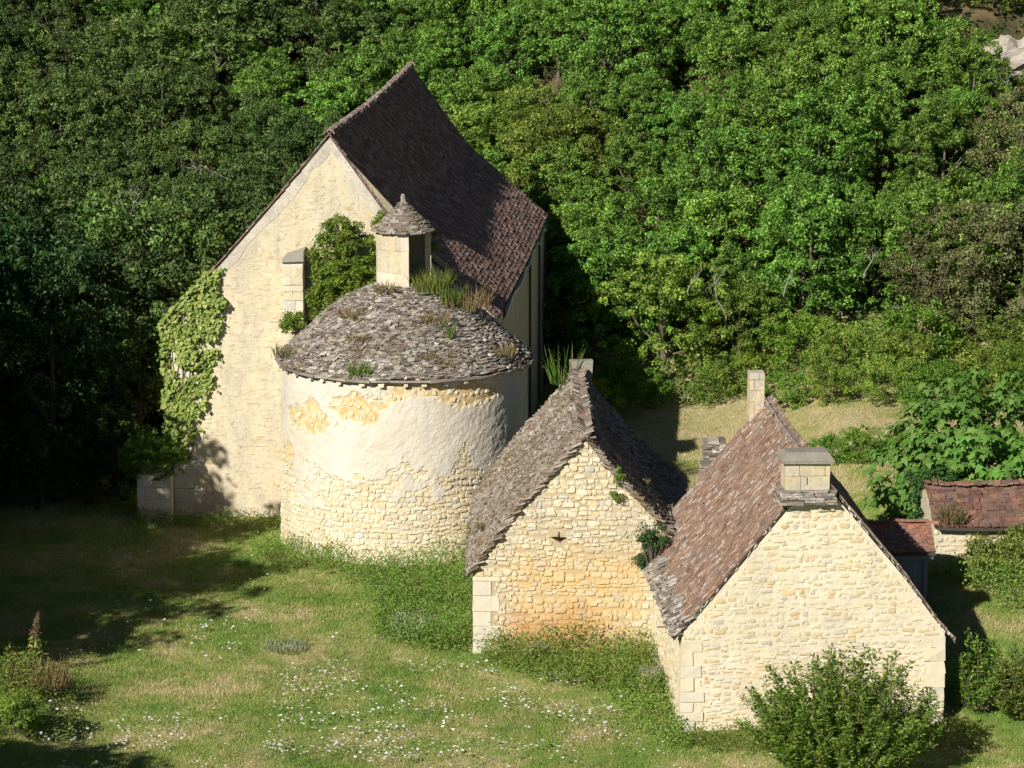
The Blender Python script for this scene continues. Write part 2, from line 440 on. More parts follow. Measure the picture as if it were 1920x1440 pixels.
def gable_body(F, outline, L, hole=None, thick=0.5):
    """closed gabled block: outline = (s,z) points counter-clockwise seen from the front; hole = niche in the front"""
    import bmesh
    bm = bmesh.new()
    def loop(pts, l):
        vs = [bm.verts.new(F.P(s, l, z)) for s, z in pts]
        return vs, [bm.edges.new((vs[i], vs[(i + 1) % len(vs)])) for i in range(len(vs))]
    fv, fe = loop(outline, 0.0)
    bv, be = loop(outline, L)
    if hole:
        hv, he = loop(hole, 0.0); kv, ke = loop(hole, thick)
        bmesh.ops.triangle_fill(bm, use_beauty=True, use_dissolve=False, edges=fe + he)
        for i in range(len(hole)):
            j = (i + 1) % len(hole); bm.faces.new((hv[i], hv[j], kv[j], kv[i]))
        bm.faces.new(kv)
    else:
        bm.faces.new(fv)
    bm.faces.new(bv[::-1])
    for i in range(len(outline)):
        j = (i + 1) % len(outline); bm.faces.new((fv[j], fv[i], bv[i], bv[j]))
    bmesh.ops.triangulate(bm, faces=[f for f in bm.faces if len(f.verts) > 4])
    bmesh.ops.recalc_face_normals(bm, faces=bm.faces)
    bm.verts.index_update()
    V = np.array([v.co for v in bm.verts])
    t = [[v.index for v in f.verts] for f in bm.faces if len(f.verts) == 3]; q = [[v.index for v in f.verts] for f in bm.faces if len(f.verts) == 4]
    bm.free()
    return V, [np.array(x) for x in (t, q) if len(x)]

def lay_stones(inside, s0, s1, z0, z1, hr, wr, gap=0.018, skip=0.0, wob=0.02):
    """rubble laid in uneven courses -> list of 8-point outlines in (s,z)"""
    out = []
    z = z0
    while z < z1:
        h = rng.uniform(*hr)
        s = s0 - rng.uniform(0, wr[1])
        ph = rng.uniform(0, 6.28)
        while s < s1:
            w = rng.uniform(*wr) * (0.6 + 0.8 * rng.random())
            cs = s + w / 2
            zz = z + 0.035 * math.sin(cs * 1.3 + ph) + rng.uniform(-wob, wob)
            hh = h * rng.uniform(0.75, 1.12)
            ok = inside(cs, zz + hh / 2, w / 2, hh / 2); w0 = w
            if not ok:
                for (sh, f_) in ((-0.22, 0.55), (0.22, 0.55), (-0.33, 0.33), (0.33, 0.33)):
                    if inside(cs + sh * w, zz + hh / 2, w * f_ / 2, hh / 2): cs += sh * w; w = w * f_; ok = True; break
            if ok and w > 0.07 and rng.random() >= skip:
                a, b = (w - gap) / 2, (hh - gap) / 2
                k = min(a, b) * rng.uniform(0.35, 0.7)
                q = np.array([[-a, -b + k], [-a + k, -b], [a - k, -b], [a, -b + k], [a, b - k], [a - k, b], [-a + k, b], [-a, b - k]])
                q = q + rng.normal(0, min(a, b) * 0.17, q.shape)
                ra = rng.normal(0, 0.07); q = q @ np.array([[math.cos(ra), math.sin(ra)], [-math.sin(ra), math.cos(ra)]])
                out.append(q + [cs, zz + hh / 2])
            s += w0
        z += h
    return out

def stone_verts(outl, mapf, proud=(0.012, 0.035), inset=0.75):
    P = []
    for q in outl:
        c = q.mean(0); d = rng.uniform(*proud)
        back = mapf(q[:, 0], q[:, 1], np.full(8, -0.05))
        k = c + (q - c) * inset
        fr = mapf(k[:, 0], k[:, 1], np.full(8, d) + rng.normal(0, 0.004, 8))
        ce = mapf(np.array([c[0]]), np.array([c[1]]), np.array([d + 0.006]))
        P.append(np.concatenate([back, fr, ce]))
    return np.array(P)

def slope_slabs(F, rs, prof, side, l0, l1, row, wr, t, depth, tilt, jit=0.01, lift=0.02, skip=0.0, zoff=None, ragged=0.0):
    """tiles or slabs laid in rows on one roof side; prof = (d,z) from the ridge out; returns N x 8 x 3"""
    pr = np.array(prof, float); seg = np.linalg.norm(np.diff(pr, axis=0), axis=1); cum = np.concatenate([[0], np.cumsum(seg)])
    P = []
    A = cum[-1]; a = A
    r_i = 0
    while a > 0.02:
        d = np.interp(a, cum, pr[:, 0]); z = np.interp(a, cum, pr[:, 1])
        k = min(np.searchsorted(cum, a, 'left'), len(seg)); k = max(k, 1)
        td, tz = (pr[k] - pr[k - 1]) / seg[k - 1]
        ang = math.atan2(tz, td) + tilt
        l = l0 - rng.uniform(0, wr[1]) * (0.5 if r_i % 2 else 0)
        while l < l1:
            w = rng.uniform(*wr)
            la, lb = max(l, l0 - ragged * rng.random()), min(l + w, l1 + ragged * rng.random())
            if lb - la > 0.05 and rng.random() >= skip:
                an = ang + rng.normal(0, jit * 2.5)
                ca, sa = math.cos(an), math.sin(an)
                dd = d + rng.normal(0, jit); zz = z + lift + rng.normal(0, jit * 0.6)
                dep = depth * rng.uniform(0.85, 1.1); tt = t * rng.uniform(0.75, 1.3)
                g_ = 0.006
                vs = []
                for up in (0, 1):
                    for (lw, back) in ((la + g_, 0), (lb - g_, 0), (lb - g_, 1), (la + g_, 1)):
                        q = -back * dep
                        D = dd + ca * q - sa * tt * up; Z = zz + sa * q + ca * tt * up
                        vs.append((D + rng.normal(0, jit * 0.5), lw + rng.normal(0, jit), Z))
                vs = np.array(vs)
                zo = zoff(vs[:, 1]) if zoff else 0
                P.append(F.P(rs + side * vs[:, 0], vs[:, 1], vs[:, 2] + zo))
            l += w
        a -= row * rng.uniform(0.92, 1.08); r_i += 1
    return np.array(P)

def deck(F, rs, prof, side, l0, l1, zoff=None, under=0.03, thick=0.08):
    pr = np.array(prof, float); n = len(pr)
    ls = np.linspace(l0, l1, 9)
    top = np.array([F.P(rs + side * pr[:, 0], l, pr[:, 1] - under + (zoff(np.array(l)) if zoff else 0)) for l in ls])
    bot = top - [0, 0, thick]
    V = np.concatenate([top.reshape(-1, 3), bot.reshape(-1, 3)]); m = len(ls) * n
    i = np.arange(m).reshape(len(ls), n)
    q = np.stack([i[:-1, :-1], i[:-1, 1:], i[1:, 1:], i[1:, :-1]], -1).reshape(-1, 4)
    ed = np.concatenate([i[0, :], i[1:, -1], i[-1, -2::-1], i[-2:0:-1, 0]])
    sd = np.stack([ed, np.roll(ed, -1), np.roll(ed, -1) + m, ed + m], 1)
    return V, [np.concatenate([q, q[:, ::-1] + m, sd])]

def ridge_tiles(F, rs, z, l0, l1, step, r, zoff=None):
    P = []; l = l0
    while l < l1:
        vs = []
        rr = r * rng.uniform(0.92, 1.08); dz = rng.normal(0, 0.012); ds = rng.normal(0, 0.012)
        for (ll, k) in ((l, 1.06), (l + step * 1.12, 0.94)):
            for inner in (1.0, 0.82):
                for j in range(7):
                    a = math.pi * j / 6
                    vs.append((rs + ds + rr * k * inner * math.cos(a) * 1.05, ll, z + dz + rr * k * inner * math.sin(a) * 0.8 - 0.06 + (zoff(ll) if zoff else 0)))
        vs = np.array(vs); P.append(F.P(vs[:, 0], vs[:, 1], vs[:, 2])); l += step
    q = []
    for j in range(6):
        q += [[j, j + 1, 14 + j + 1, 14 + j], [7 + j + 1, 7 + j, 21 + j, 21 + j + 1], [j + 1, j, 7 + j, 7 + j + 1], [14 + j, 14 + j + 1, 21 + j + 1, 21 + j]]
    q += [[0, 14, 21, 7], [6, 13, 27, 20]]
    return np.array(P), [np.array(q)]

def centers(P): return P.mean(1)
def near_score(P, side_ok=None):
    c = centers(P); s = -np.linalg.norm(c - [0, 0, 25], axis=1)
    if side_ok is not None: s = s - np.where(side_ok, 0, 1000)
    return s

# leaves -------------------------------------------------------------
def leaf_quads(p, n, t, L, W, fold=0.15):
    """p,n,t: (N,3); diamond leaves"""
    n = n / (np.linalg.norm(n, axis=1, keepdims=True) + 1e-9)
    t = t - (t * n).sum(1, keepdims=True) * n; t /= np.linalg.norm(t, axis=1, keepdims=True) + 1e-9
    b = np.cross(n, t); L = np.broadcast_to(L, (len(p),))[:, None]; W = np.broadcast_to(W, (len(p),))[:, None]
    V = np.stack([p - t * L * 0.5, p + b * W * 0.5 + n * fold * W, p + t * L * 0.5, p - b * W * 0.5 + n * fold * W], 1)
    N = len(p)
    return V.reshape(-1, 3), np.arange(N * 4).reshape(N, 4)

def rdir(n, r=None):
    v = (r or rng).normal(size=(n, 3)); return v / np.linalg.norm(v, axis=1, keepdims=True)

def clump_cloud(cents, rads, per, L, W, up=0.35, squash=0.8, rnd=0.9):
    global CLUMP_TINT
    ps, ns = [], []
    CLUMP_TINT = np.repeat(rng.random(len(cents)), per * 4)
    for c, r in zip(cents, rads):
        d = rdir(per); d[:, 2] = np.where(d[:, 2] < -0.5, -d[:, 2], d[:, 2])
        rr = r * (0.35 + 0.75 * rng.random((per, 1)) ** 0.6)
        ax = rng.uniform(0.6, 1.35, 3) * [1, 1, squash * 1.15]
        ps.append(c + d * rr * ax); ns.append(d + rnd * rng.normal(size=(per, 3)) * 0.75 + [0, 0, up])
    p = np.concatenate(ps); n = np.concatenate(ns)
    k = len(p)
    return leaf_quads(p, n, rdir(k), L * rng.uniform(0.6, 1.3, k), W * rng.uniform(0.6, 1.3, k))

def crown_shape(rx, rz, zc, n, rc, flat_bottom=0.8):
    """clump centres over an uneven ellipsoid"""
    cs, rs = [], []
    lob = rdir(12); amp = rng.uniform(-0.3, 0.35, 12)
    for i in range(n):
        d = rdir(1)[0]
        if d[2] < -flat_bottom: d[2] *= -0.6
        d /= np.linalg.norm(d)
        k = 1 + sum(a * max(0, float(d @ l)) ** 4 for a, l in zip(amp, lob))
        f = k * (rng.uniform(0.68, 1.08) if rng.random() < 0.82 else rng.uniform(0.3, 0.7))
        cs.append([d[0] * rx * f, d[1] * rx * f, zc + d[2] * rz * f]); rs.append(rc * rng.uniform(0.6, 1.35))
    return np.array(cs), np.array(rs)

def trunk_limbs(h, r, zc, rx, n=5, seed=0, sides=6):
    a = Acc()
    lean = rng.normal(0, 0.12, 2)
    pts = [[0, 0, -0.4], [lean[0] * 0.3, lean[1] * 0.3, zc * 0.4], [lean[0], lean[1], zc * 0.8], [lean[0] * 1.6, lean[1] * 1.2, h * 0.86]]
    a.add(*tube(pts, [r * 1.25, r, r * 0.7, r * 0.2], sides))
    for i in range(n):
        th = 6.28 * i / n + rng.uniform(-0.4, 0.4); z0 = zc * rng.uniform(0.45, 0.85)
        e = np.array([math.cos(th) * rx * 0.75, math.sin(th) * rx * 0.75, z0 + rng.uniform(0.4, 0.9) * (h - z0) * 0.8])
        s = np.array([lean[0] * z0 / zc, lean[1] * z0 / zc, z0]); m = s * 0.5 + e * 0.5 + [0, 0, -0.1 * rx] + rng.normal(0, 0.1, 3)
        a.add(*tube([s, m, e], [r * 0.5, r * 0.33, r * 0.08], 5))
    return a.get()

# ================================================================== tiled cottage (nearest building)
rng = np.random.default_rng(100)
F2 = Frame((4.48, 78.11), -0.061)
RS2, L2 = 3.5, 9.2
PL2 = [(0, 7.12), (2.9, 3.56), (3.72, 2.62)]
PR2 = [(0, 7.12), (2.3, 4.40), (3.3, 2.98), (3.78, 2.44)]
z2off = lambda l: -0.10 * np.sin(np.clip(np.asarray(l, float) / L2, 0, 1) * math.pi)
def gable_z(rs, pl, pr, s, drop): return prof_at(pl, rs - s) - drop if s <= rs else prof_at(pr, s - rs) - drop
cot = thing('tiled_cottage', 'cream stone cottage with steep reddish tiled roof and square gable chimney, nearest building', 'house', F2.P(3.5, 4.6, 0.0))
ol = [(0, -0.6), (7, -0.6), (7, prof_at(PR2, 3.5) - 0.16), (RS2 + 2.3, 4.22), (RS2, 6.95), (RS2 - 2.9, 3.38), (0, prof_at(PL2, 3.5) - 0.16)]
V, Fc = gable_body(F2, ol, L2)
wall2 = part('wall', V, Fc, M_MORT2, cot)
wall2['label'] = 'cream mortared gable and side walls'
# quoins at both front corners
qz, qi = -0.1, 0
quoins = []
while qz < 2.4:
    h = rng.uniform(0.2, 0.44)
    if qz + h > 2.5: h = 2.5 - qz
    wl = rng.uniform(0.45, 0.7) if qi % 2 else rng.uniform(0.26, 0.42); wr_ = rng.uniform(0.28, 0.42) if qi % 2 else rng.uniform(0.42, 0.66)
    for (sa, sb) in ((-0.025, wl), (7 - wr_, 7.025)):
        b = np.array([[sa, -0.028, qz], [sb, -0.028, qz], [sb, 0.4, qz], [sa, 0.4, qz], [sa, -0.028, qz + h - 0.012], [sb, -0.028, qz + h - 0.012], [sb, 0.4, qz + h - 0.012], [sa, 0.4, qz + h - 0.012]])
        b += rng.normal(0, 0.013, b.shape)
        quoins.append(F2.P(b[:, 0], b[:, 1], b[:, 2]))
    qz += h; qi += 1
pieces('quoin_stone', 'quoin_stones', np.array(quoins), BOX, M_DRESSED, wall2, np.ones(len(quoins)))
def in2(s, z, a, b):
    if s - a < (0.45 if z < 2.4 else 0.0) or s + a > (6.55 if z < 2.4 else 7.0): return False
    return z + b < min(gable_z(RS2, PL2, PR2, s - a, 0.22), gable_z(RS2, PL2, PR2, s + a, 0.22))
st = lay_stones(in2, 0, 7, -0.1, 7, (0.07, 0.19), (0.12, 0.42), gap=0.028, skip=0.05, wob=0.04)
P = stone_verts(st, lambda s, z, d: F2.P(s, -d, z), (0.002, 0.02), 0.8)
size = np.array([np.ptp(q[:, 0]) * np.ptp(q[:, 1]) for q in st])
pieces('rubble_stone', 'rubble_stones', P, STONE, M_STONE2, wall2, size)
st = lay_stones(lambda s, z, a, b: s - a > 0.42 and s + a < 7.3 and z + b < 2.42, 0.4, 7.4, -0.1, 2.5, (0.1, 0.2), (0.2, 0.55), gap=0.03)
P = stone_verts(st, lambda l, z, d: F2.P(-d, l, z), (0.008, 0.035), 0.8)
P = P[:, :, :]; 
V, Fq = join(P, STONE); part('side_rubble_stones', V, Fq, M_STONE2, wall2, {'tint': np.repeat(rng.random(len(P)), 17)}, kind='stuff')
# roof
roof2 = part('roof', *deck(F2, RS2, PL2, -1, -0.04, L2 + 0.1, z2off), M_DECK, cot)
part('roof_slope', *deck(F2, RS2, PR2, 1, -0.04, L2 + 0.1, z2off), M_DECK, roof2)
Pl = slope_slabs(F2, RS2, PL2, -1, -0.06, L2 + 0.08, 0.09, (0.11, 0.15), 0.015, 0.22, 0.06, 0.009, 0.005, zoff=z2off)
Pr = slope_slabs(F2, RS2, PR2, 1, -0.06, L2 + 0.08, 0.115, (0.14, 0.18), 0.016, 0.24, 0.06, 0.007, 0.005, zoff=z2off)
Pa = np.concatenate([Pl, Pr]); _r = centers(Pa) - F2.o
_m = (np.abs(_r @ F2.e - 3.24) < 0.62) & (_r @ F2.a < 0.72)
_nl = int((~_m[:len(Pl)]).sum()); Pa = Pa[~_m]
pieces('roof_tile', 'roof_tiles', Pa, BOX, M_TILE2, roof2, near_score(Pa, np.arange(len(Pa)) < _nl))
# stone slabs along the left eave
Pe = slope_slabs(F2, RS2, [(0, 7.16), (2.9, 3.6), (3.80, 2.57)], -1, -0.08, 7.4, 0.055, (0.07, 0.2), 0.034, 0.24, 0.4, 0.025, 0.03, skip=0.05)
ce = centers(Pe); k = ce[:, 2] < 3.02 + 0.12 * np.sin(ce[:, 1] * 3)
Pe = Pe[k]
pieces('eave_slab', 'eave_slabs', Pe, BOX, M_LAUZE, roof2, near_score(Pe), 200)
# verge mortar along the front rakes
acc = Acc()
for (pr, sd) in ((PL2, -1), (PR2, 1)):
    ds = np.linspace(0.62, pr[-1][0], 46)
    for i in range(45):
        da, db = ds[i], ds[i + 1]
        za, zb = prof_at(pr, da) + float(z2off(0)), prof_at(pr, db)
        w1 = rng.uniform(0.07, 0.15)
        q = np.array([[da, -0.035, za - w1], [db, -0.035, zb - w1 * 1.1], [db, 0.06, zb - w1], [da, 0.06, za - w1], [da, -0.035, za - 0.012], [db, -0.035, zb - 0.012], [db, 0.06, zb - 0.012], [da, 0.06, za - 0.012]])
        q += rng.normal(0, 0.007, q.shape)
        acc.add(F2.P(RS2 + sd * q[:, 0], q[:, 1], q[:, 2]), BOX)
V, Fq, at = acc.get(); part('verge_mortar', V, Fq, M_RAKE, roof2)
P, pat = ridge_tiles(F2, RS2, 7.16, 0.75, L2 + 0.05, 0.3, 0.13, z2off)
pieces('ridge_tile', 'ridge_tiles', P, pat, M_RIDGE, roof2, np.ones(len(P)))
# front chimney
def fbox(F, s0, s1, l0, l1, z0, z1, j=0.0):
    q = np.array([[s0, l0, z0], [s1, l0, z0], [s1, l1, z0], [s0, l1, z0], [s0, l0, z1], [s1, l0, z1], [s1, l1, z1], [s0, l1, z1]], float)
    if j: q += rng.normal(0, j, q.shape)
    return F.P(q[:, 0], q[:, 1], q[:, 2])
ch = part('chimney', fbox(F2, 2.68, 3.80, -0.06, 0.66, 6.2, 7.24), BOX, M_MORT2, cot)
zs = [6.55, 6.93, 7.27]
bl = []
for i, (splits) in enumerate(([2.65, 3.06, 3.83], [2.65, 3.02, 3.70, 3.83])):
    for a, b in zip(splits[:-1], splits[1:]):
        bl.append(fbox(F2, a + 0.006, b - 0.006, -0.1, 0.35, zs[i] + 0.006, zs[i + 1] - 0.006, 0.003))
    bl.append(fbox(F2, 2.65, 2.95, 0.36, 0.70, zs[i] + 0.006, zs[i + 1] - 0.006, 0.003)); bl.append(fbox(F2, 3.5, 3.83, 0.36, 0.70, zs[i] + 0.006, zs[i + 1] - 0.006, 0.003))
for b in bl: part('ashlar_block', b, BOX, M_CHIM, ch, {'tint': np.full(8, rng.random())})
part('vent_slot', fbox(F2, 3.215, 3.24, -0.112, -0.08, 6.70, 6.90), BOX, M_IRON, ch)
s0, s1 = 2.56, 3.93
q = np.array([[s0, -0.2, 7.275], [s1, -0.2, 7.275], [s1, 0.82, 7.275], [s0, 0.82, 7.275], [s0, -0.2, 7.36], [s1, -0.2, 7.36], [s1, 0.82, 7.36], [s0, 0.82, 7.36],
              [s0 + 0.12, 0.04, 7.54], [s1 - 0.12, 0.04, 7.54], [s1 - 0.12, 0.6, 7.54], [s0 + 0.12, 0.6, 7.54]])
q += rng.normal(0, 0.008, q.shape)
part('chimney_cap', F2.P(q[:, 0], q[:, 1], q[:, 2]), [np.array([[0, 3, 2, 1], [8, 9, 10, 11], [0, 1, 5, 4], [1, 2, 6, 5], [2, 3, 7, 6], [3, 0, 4, 7], [4, 5, 9, 8], [5, 6, 10, 9], [6, 7, 11, 10], [7, 4, 8, 11]])], M_GREYSTONE, ch)
lg = []
for r_ in range(6):
    z = 6.20 + r_ * 0.06
    for face in range(3):
        if face == 0:
            s = 2.50 + r_ * 0.02
            while s < 3.95:
                w = rng.uniform(0.16, 0.36); lg.append(fbox(F2, s, min(s + w, 4.0), -0.28 + r_ * 0.022 + rng.uniform(-0.03, 0.03), 0.2, z, z + 0.052, 0.011)); s += w
        else:
            sa = 2.48 if face == 1 else 3.78
            lg.append(fbox(F2, sa + r_ * 0.012, sa + 0.25, 0.21, 0.45, z, z + 0.05, 0.012)); lg.append(fbox(F2, sa + r_ * 0.012, sa + 0.25, 0.46, 0.75, z, z + 0.05, 0.012))
lg = np.array(lg); pieces('ledge_slab', 'ledge_slabs', lg, BOX, M_LAUZE, ch, np.ones(len(lg)))
part('shoulder_stone', fbox(F2, 3.55, 3.98, -0.07, 0.3, 5.98, 6.19, 0.008), BOX, M_CHIM, ch, {'tint': np.full(8, 0.1)})
# rear chimney slab
rc_ = part('rear_chimney', fbox(F2, 2.98, 3.34, L2 - 0.32, L2 + 0.12, 6.0, 7.88), BOX, M_MORT2, cot)
z_ = 6.1
while z_ < 7.85:
    h_ = min(rng.uniform(0.2, 0.34), 7.92 - z_); m_ = rng.uniform(3.06, 3.26)
    for a, b in ((2.94, m_), (m_, 3.38)): part('ashlar_block', fbox(F2, a + 0.004, b - 0.004, L2 - 0.36, L2 + 0.16, z_ + 0.004, z_ + h_ - 0.005, 0.008), BOX, M_CHIM, rc_, {'tint': np.full(8, rng.random())})
    z_ += h_
# vine streaks, iron bracket on the left wall
part('wall_bracket', fbox(F2, -0.28, -0.02, 3.4, 3.43, 1.9, 1.93), BOX, M_IRON, cot)

# ================================================================== slate-stone barn (middle)
rng = np.random.default_rng(101)
F1 = Frame((-1.11, 85.49), 0.0)
RS1, L1 = 3.19, 10.0
PL1 = [(0, 6.56), (0.86, 5.55), (2.08, 4.20), (2.9, 3.05), (3.42, 2.34)]
PR1 = [(0, 6.56), (0.81, 5.52), (1.58, 4.66), (2.3, 3.9), (3.35, 3.08)]
z1off = lambda l: 0.12 * np.sin(np.asarray(l, float) * 0.55) - 0.10 * np.sin(np.clip(np.asarray(l, float) / L1, 0, 1) * math.pi)
barn = thing('slab_roofed_barn', 'small stone barn with mossy grey stone slab roof and ochre stained gable', 'barn', F1.P(3.2, 5, 0))
ol = [(0, -0.6), (6.3, -0.6), (6.3, 2.9), (RS1 + 2.3, 3.66), (RS1 + 0.81, 5.30), (RS1, 6.32), (RS1 - 0.86, 5.33), (RS1 - 2.08, 3.96), (RS1 - 2.9, 2.85), (0, 2.36)]
hole = [(2.20, 3.46), (2.52, 3.26), (2.72, 3.44), (2.49, 3.46), (2.47, 3.62), (2.44, 3.62), (2.43, 3.47)]
V, Fc = gable_body(F1, ol, L1, hole, 0.35)
wall1 = part('wall', V, Fc, M_MORT1, barn)
wall1['label'] = 'rubble gable stained orange near the ground with a small ragged hole'
quoins = []; qz, qi = -0.1, 0
while qz < 2.2:
    h = rng.uniform(0.36, 0.48); h = min(h, 2.3 - qz); w = 0.75 if qi % 2 else 0.5
    q = np.array([[-0.02, -0.02, qz], [w, -0.02, qz], [w, 0.6, qz], [-0.02, 0.6, qz], [-0.02, -0.02, qz + h - .012], [w, -0.02, qz + h - .012], [w, 0.6, qz + h - .012], [-0.02, 0.6, qz + h - .012]]) + rng.normal(0, 0.005, (8, 3))
    quoins.append(F1.P(q[:, 0], q[:, 1], q[:, 2])); qz += h; qi += 1
pieces('quoin_stone', 'quoin_stones', np.array(quoins), BOX, M_DRESSED, wall1, np.ones(len(quoins)))
def in1(s, z, a, b):
    if z < 2.3 and s - a < 0.6: return False
    if abs(s - 2.46) < 0.2 + a and abs(z - 3.44) < 0.12 + b: return False
    return s - a > 0 and s + a < 6.0 and z + b < min(gable_z(RS1, PL1, PR1, s - a, 0.16), gable_z(RS1, PL1, PR1, s + a, 0.16))
st = lay_stones(in1, 0, 5.6, -0.1, 6.4, (0.08, 0.2), (0.1, 0.32), gap=0.006, wob=0.045)
P = stone_verts(st, lambda s, z, d: F1.P(s, -d, z), (0.008, 0.04), 0.86)
size = np.array([np.ptp(q[:, 0]) * np.ptp(q[:, 1]) for q in st])
pieces('rubble_stone', 'rubble_stones', P, STONE, M_STONE1, wall1, size)
roof1 = part('roof', *deck(F1, RS1, PL1, -1, 0.0, L1, z1off, 0.1), M_DECK, barn)
part('roof_slope', *deck(F1, RS1, PR1, 1, 0.0, L1, z1off, 0.1), M_DECK, roof1)
Pl = slope_slabs(F1, RS1, PL1, -1, -0.1, L1 + 0.1, 0.062, (0.07, 0.24), 0.04, 0.3, 0.45, 0.022, -0.02, skip=0.06, zoff=z1off, ragged=0.1)
Pr = slope_slabs(F1, RS1, PR1, 1, -0.1, L1 + 0.1, 0.066, (0.08, 0.28), 0.042, 0.3, 0.43, 0.024, -0.02, skip=0.06, zoff=z1off, ragged=0.1)
Pa = np.concatenate([Pl, Pr])
pieces('lauze_slab', 'lauze_slabs', Pa, BOX, M_LAUZE1, roof1, near_score(Pa))
# ridge slabs and a few stray red tiles
acc = []
l = -0.1
while l < L1:
    w = rng.uniform(0.14, 0.34); o_ = rng.normal(0, 0.05); hw_ = rng.uniform(0.2, 0.32)
    b = fbox(F1, RS1 + o_ - hw_, RS1 + o_ + hw_, l, l + w, 6.50, 6.58, 0.025); b[[0, 3, 4, 7], 2] -= rng.uniform(0.1, 0.22); b[[1, 2, 5, 6], 2] -= rng.uniform(0.1, 0.22); b[:, 2] += float(z1off(l)) + rng.uniform(-0.05, 0.02); acc.append(b)
    l += w * rng.uniform(0.8, 1.0)
acc = np.array(acc); pieces('ridge_slab', 'ridge_slabs', acc, BOX, M_LAUZE1, roof1, near_score(acc))
for (s, l, z, ang) in ((RS1 - 0.05, 2.3, 6.60, 0.1), (RS1 + 0.1, 2.0, 6.55, 0.5), (RS1 + 0.98, 1.2, 5.52, -0.8), (RS1 - 0.1, 1.9, 6.58, 0.2)):
    q = np.array([[-.12, -.11, 0], [.12, -.11, 0], [.12, .11, 0], [-.12, .11, 0], [-.12, -.11, .03], [.12, -.11, .03], [.12, .11, .03], [-.12, .11, .03]])
    c_, s_ = math.cos(ang), math.sin(ang)
    part('stray_red_tile', F1.P(s + q[:, 0] * c_ - q[:, 2] * s_, l + q[:, 1], z + q[:, 0] * s_ + q[:, 2] * c_ + 0.03), BOX, m_plain('stray_tile', (0.36, 0.15, 0.09), 0.4, 9) if s < RS1 - .07 else bpy.data.materials.get('stray_tile') or M_TILE2, roof1)
part('chimney_stub', fbox(F1, 2.95, 3.65, L1 - 0.3, L1 + 0.1, 5.9, 6.72, 0.02), BOX, M_GREYSTONE, barn, {'tint': np.full(8, 0.9)})
part('zinc_flashing', F1.P(np.array([5.05, 5.5, 5.5, 5.05]) - 0.02, np.array([-0.25, -0.25, 0.2, 0.2]), np.array([3.16, 3.30, 3.36, 3.2])), [np.array([[0, 1, 2, 3]])], M_ZINC, barn)

# ================================================================== round tower
rng = np.random.default_rng(102)
TC = np.array([-3.55, 99.5]); TE = 6.1
tower = thing('round_tower', 'round plastered stone tower with domed stone slab roof and little lantern on top', 'tower', (TC[0], TC[1], 0))
def tr(z): return 4.12 - 0.02 * z
def tmap(ph, z, d):
    r = tr(z) + d
    return np.stack([TC[0] + r * np.sin(ph), TC[1] - r * np.cos(ph), z + 0 * r], -1)
nphi, nz = 560, 130
ph = np.linspace(-math.pi, math.pi, nphi, endpoint=False); zz = np.linspace(-0.5, TE + 0.15, nz)
PH, ZZ = np.meshgrid(ph, zz)
bp = tmap(PH, ZZ, 0 * PH)
nl = fbm(bp, 0.9, 5, 21); nm = fbm(bp, 2.6, 4, 33)
jag = (nl - 0.5) * 2.6 + (nm - 0.5) * 1.5 + (fbm(bp, 7.0, 3, 44) - 0.5) * 0.8
plaster = smooth01(-0.12, 0.12, (ZZ - (2.55 + 0.75 * np.exp(-((PH - 0.45) / 0.25) ** 2))) + jag * 1.3)
def blob(p0, z0, rp, rz): return np.clip(1.25 - np.sqrt(((PH - p0) / rp) ** 2 + ((ZZ - z0) / rz) ** 2) + jag * 0.9, -1, 1)
och = np.maximum.reduce([blob(-0.78, 4.55, 0.26, 0.5), blob(-0.42, 5.05, 0.20, 0.36), blob(0.66, 5.5, 0.26, 0.36), blob(0.28, 5.75, 0.14, 0.2), blob(-1.22, 2.75, 0.12, 0.6), blob(-0.05, 5.75, 0.12, 0.25)])
och = smooth01(-0.05, 0.2, och)
grey = np.clip(np.maximum.reduce([blob(-0.60, 2.75, 0.07, 0.35), blob(-0.20, 5.75, 0.09, 0.35), blob(-0.62, 4.75, 0.07, 0.25), blob(-0.1, 2.9, 0.05, 0.18)]), 0, 1)
pl = plaster * (1 - och)
off = pl * 0.035 + (fbm(bp, 5.0, 3, 50) - 0.5) * 0.035 + (fbm(bp, 14.0, 2, 60) - 0.5) * 0.02
V = tmap(PH, ZZ, off).reshape(-1, 3)
i = np.arange(nphi * nz).reshape(nz, nphi); j = np.roll(i, -1, 1)
Fq = np.stack([i[:-1], j[:-1], j[1:], i[1:]], -1).reshape(-1, 4)
g = G('tower_plaster')
pn = g.noise(0.8, 5, 0.65); fn = g.noise(18, 4, 0.6); sn = g.noise(2.2, 5, 0.7, stretch=(1, 1, 0.25))
c = g.mix(g.ramp(pn, [(0.35, 0), (0.65, 1)]), (0.56, 0.52, 0.44), (0.50, 0.445, 0.35))
c = g.mix(g.math('MULTIPLY', g.ramp(sn, [(0.48, 0), (0.68, 1)]), 0.6), c, (0.43, 0.41, 0.37))
c = g.mix(g.attr('bare'), c, g.mix(fn, (0.46, 0.38, 0.26), (0.54, 0.46, 0.32)))
c = g.mix(g.attr('ochre'), c, g.mix(g.ramp(g.noise(5.5, 4, 0.6), [(0.4, 0), (0.62, 1)]), (0.47, 0.335, 0.15), (0.58, 0.48, 0.30)))
c = g.mix(g.math('MULTIPLY', g.attr('grey'), 0.6), c, g.mix(g.ramp(g.noise(9, 4, 0.7), [(0.4, 0), (0.6, 1)]), (0.26, 0.27, 0.27), (0.7, 0.68, 0.62)))
M_PLASTER = g.done(c, 0.95, g.bump(fn, 0.35, 0.02), 0.1)
wallT = part('wall', V, Fq, M_PLASTER, tower, {'bare': (1 - plaster).ravel(), 'ochre': och.ravel(), 'grey': grey.ravel()})
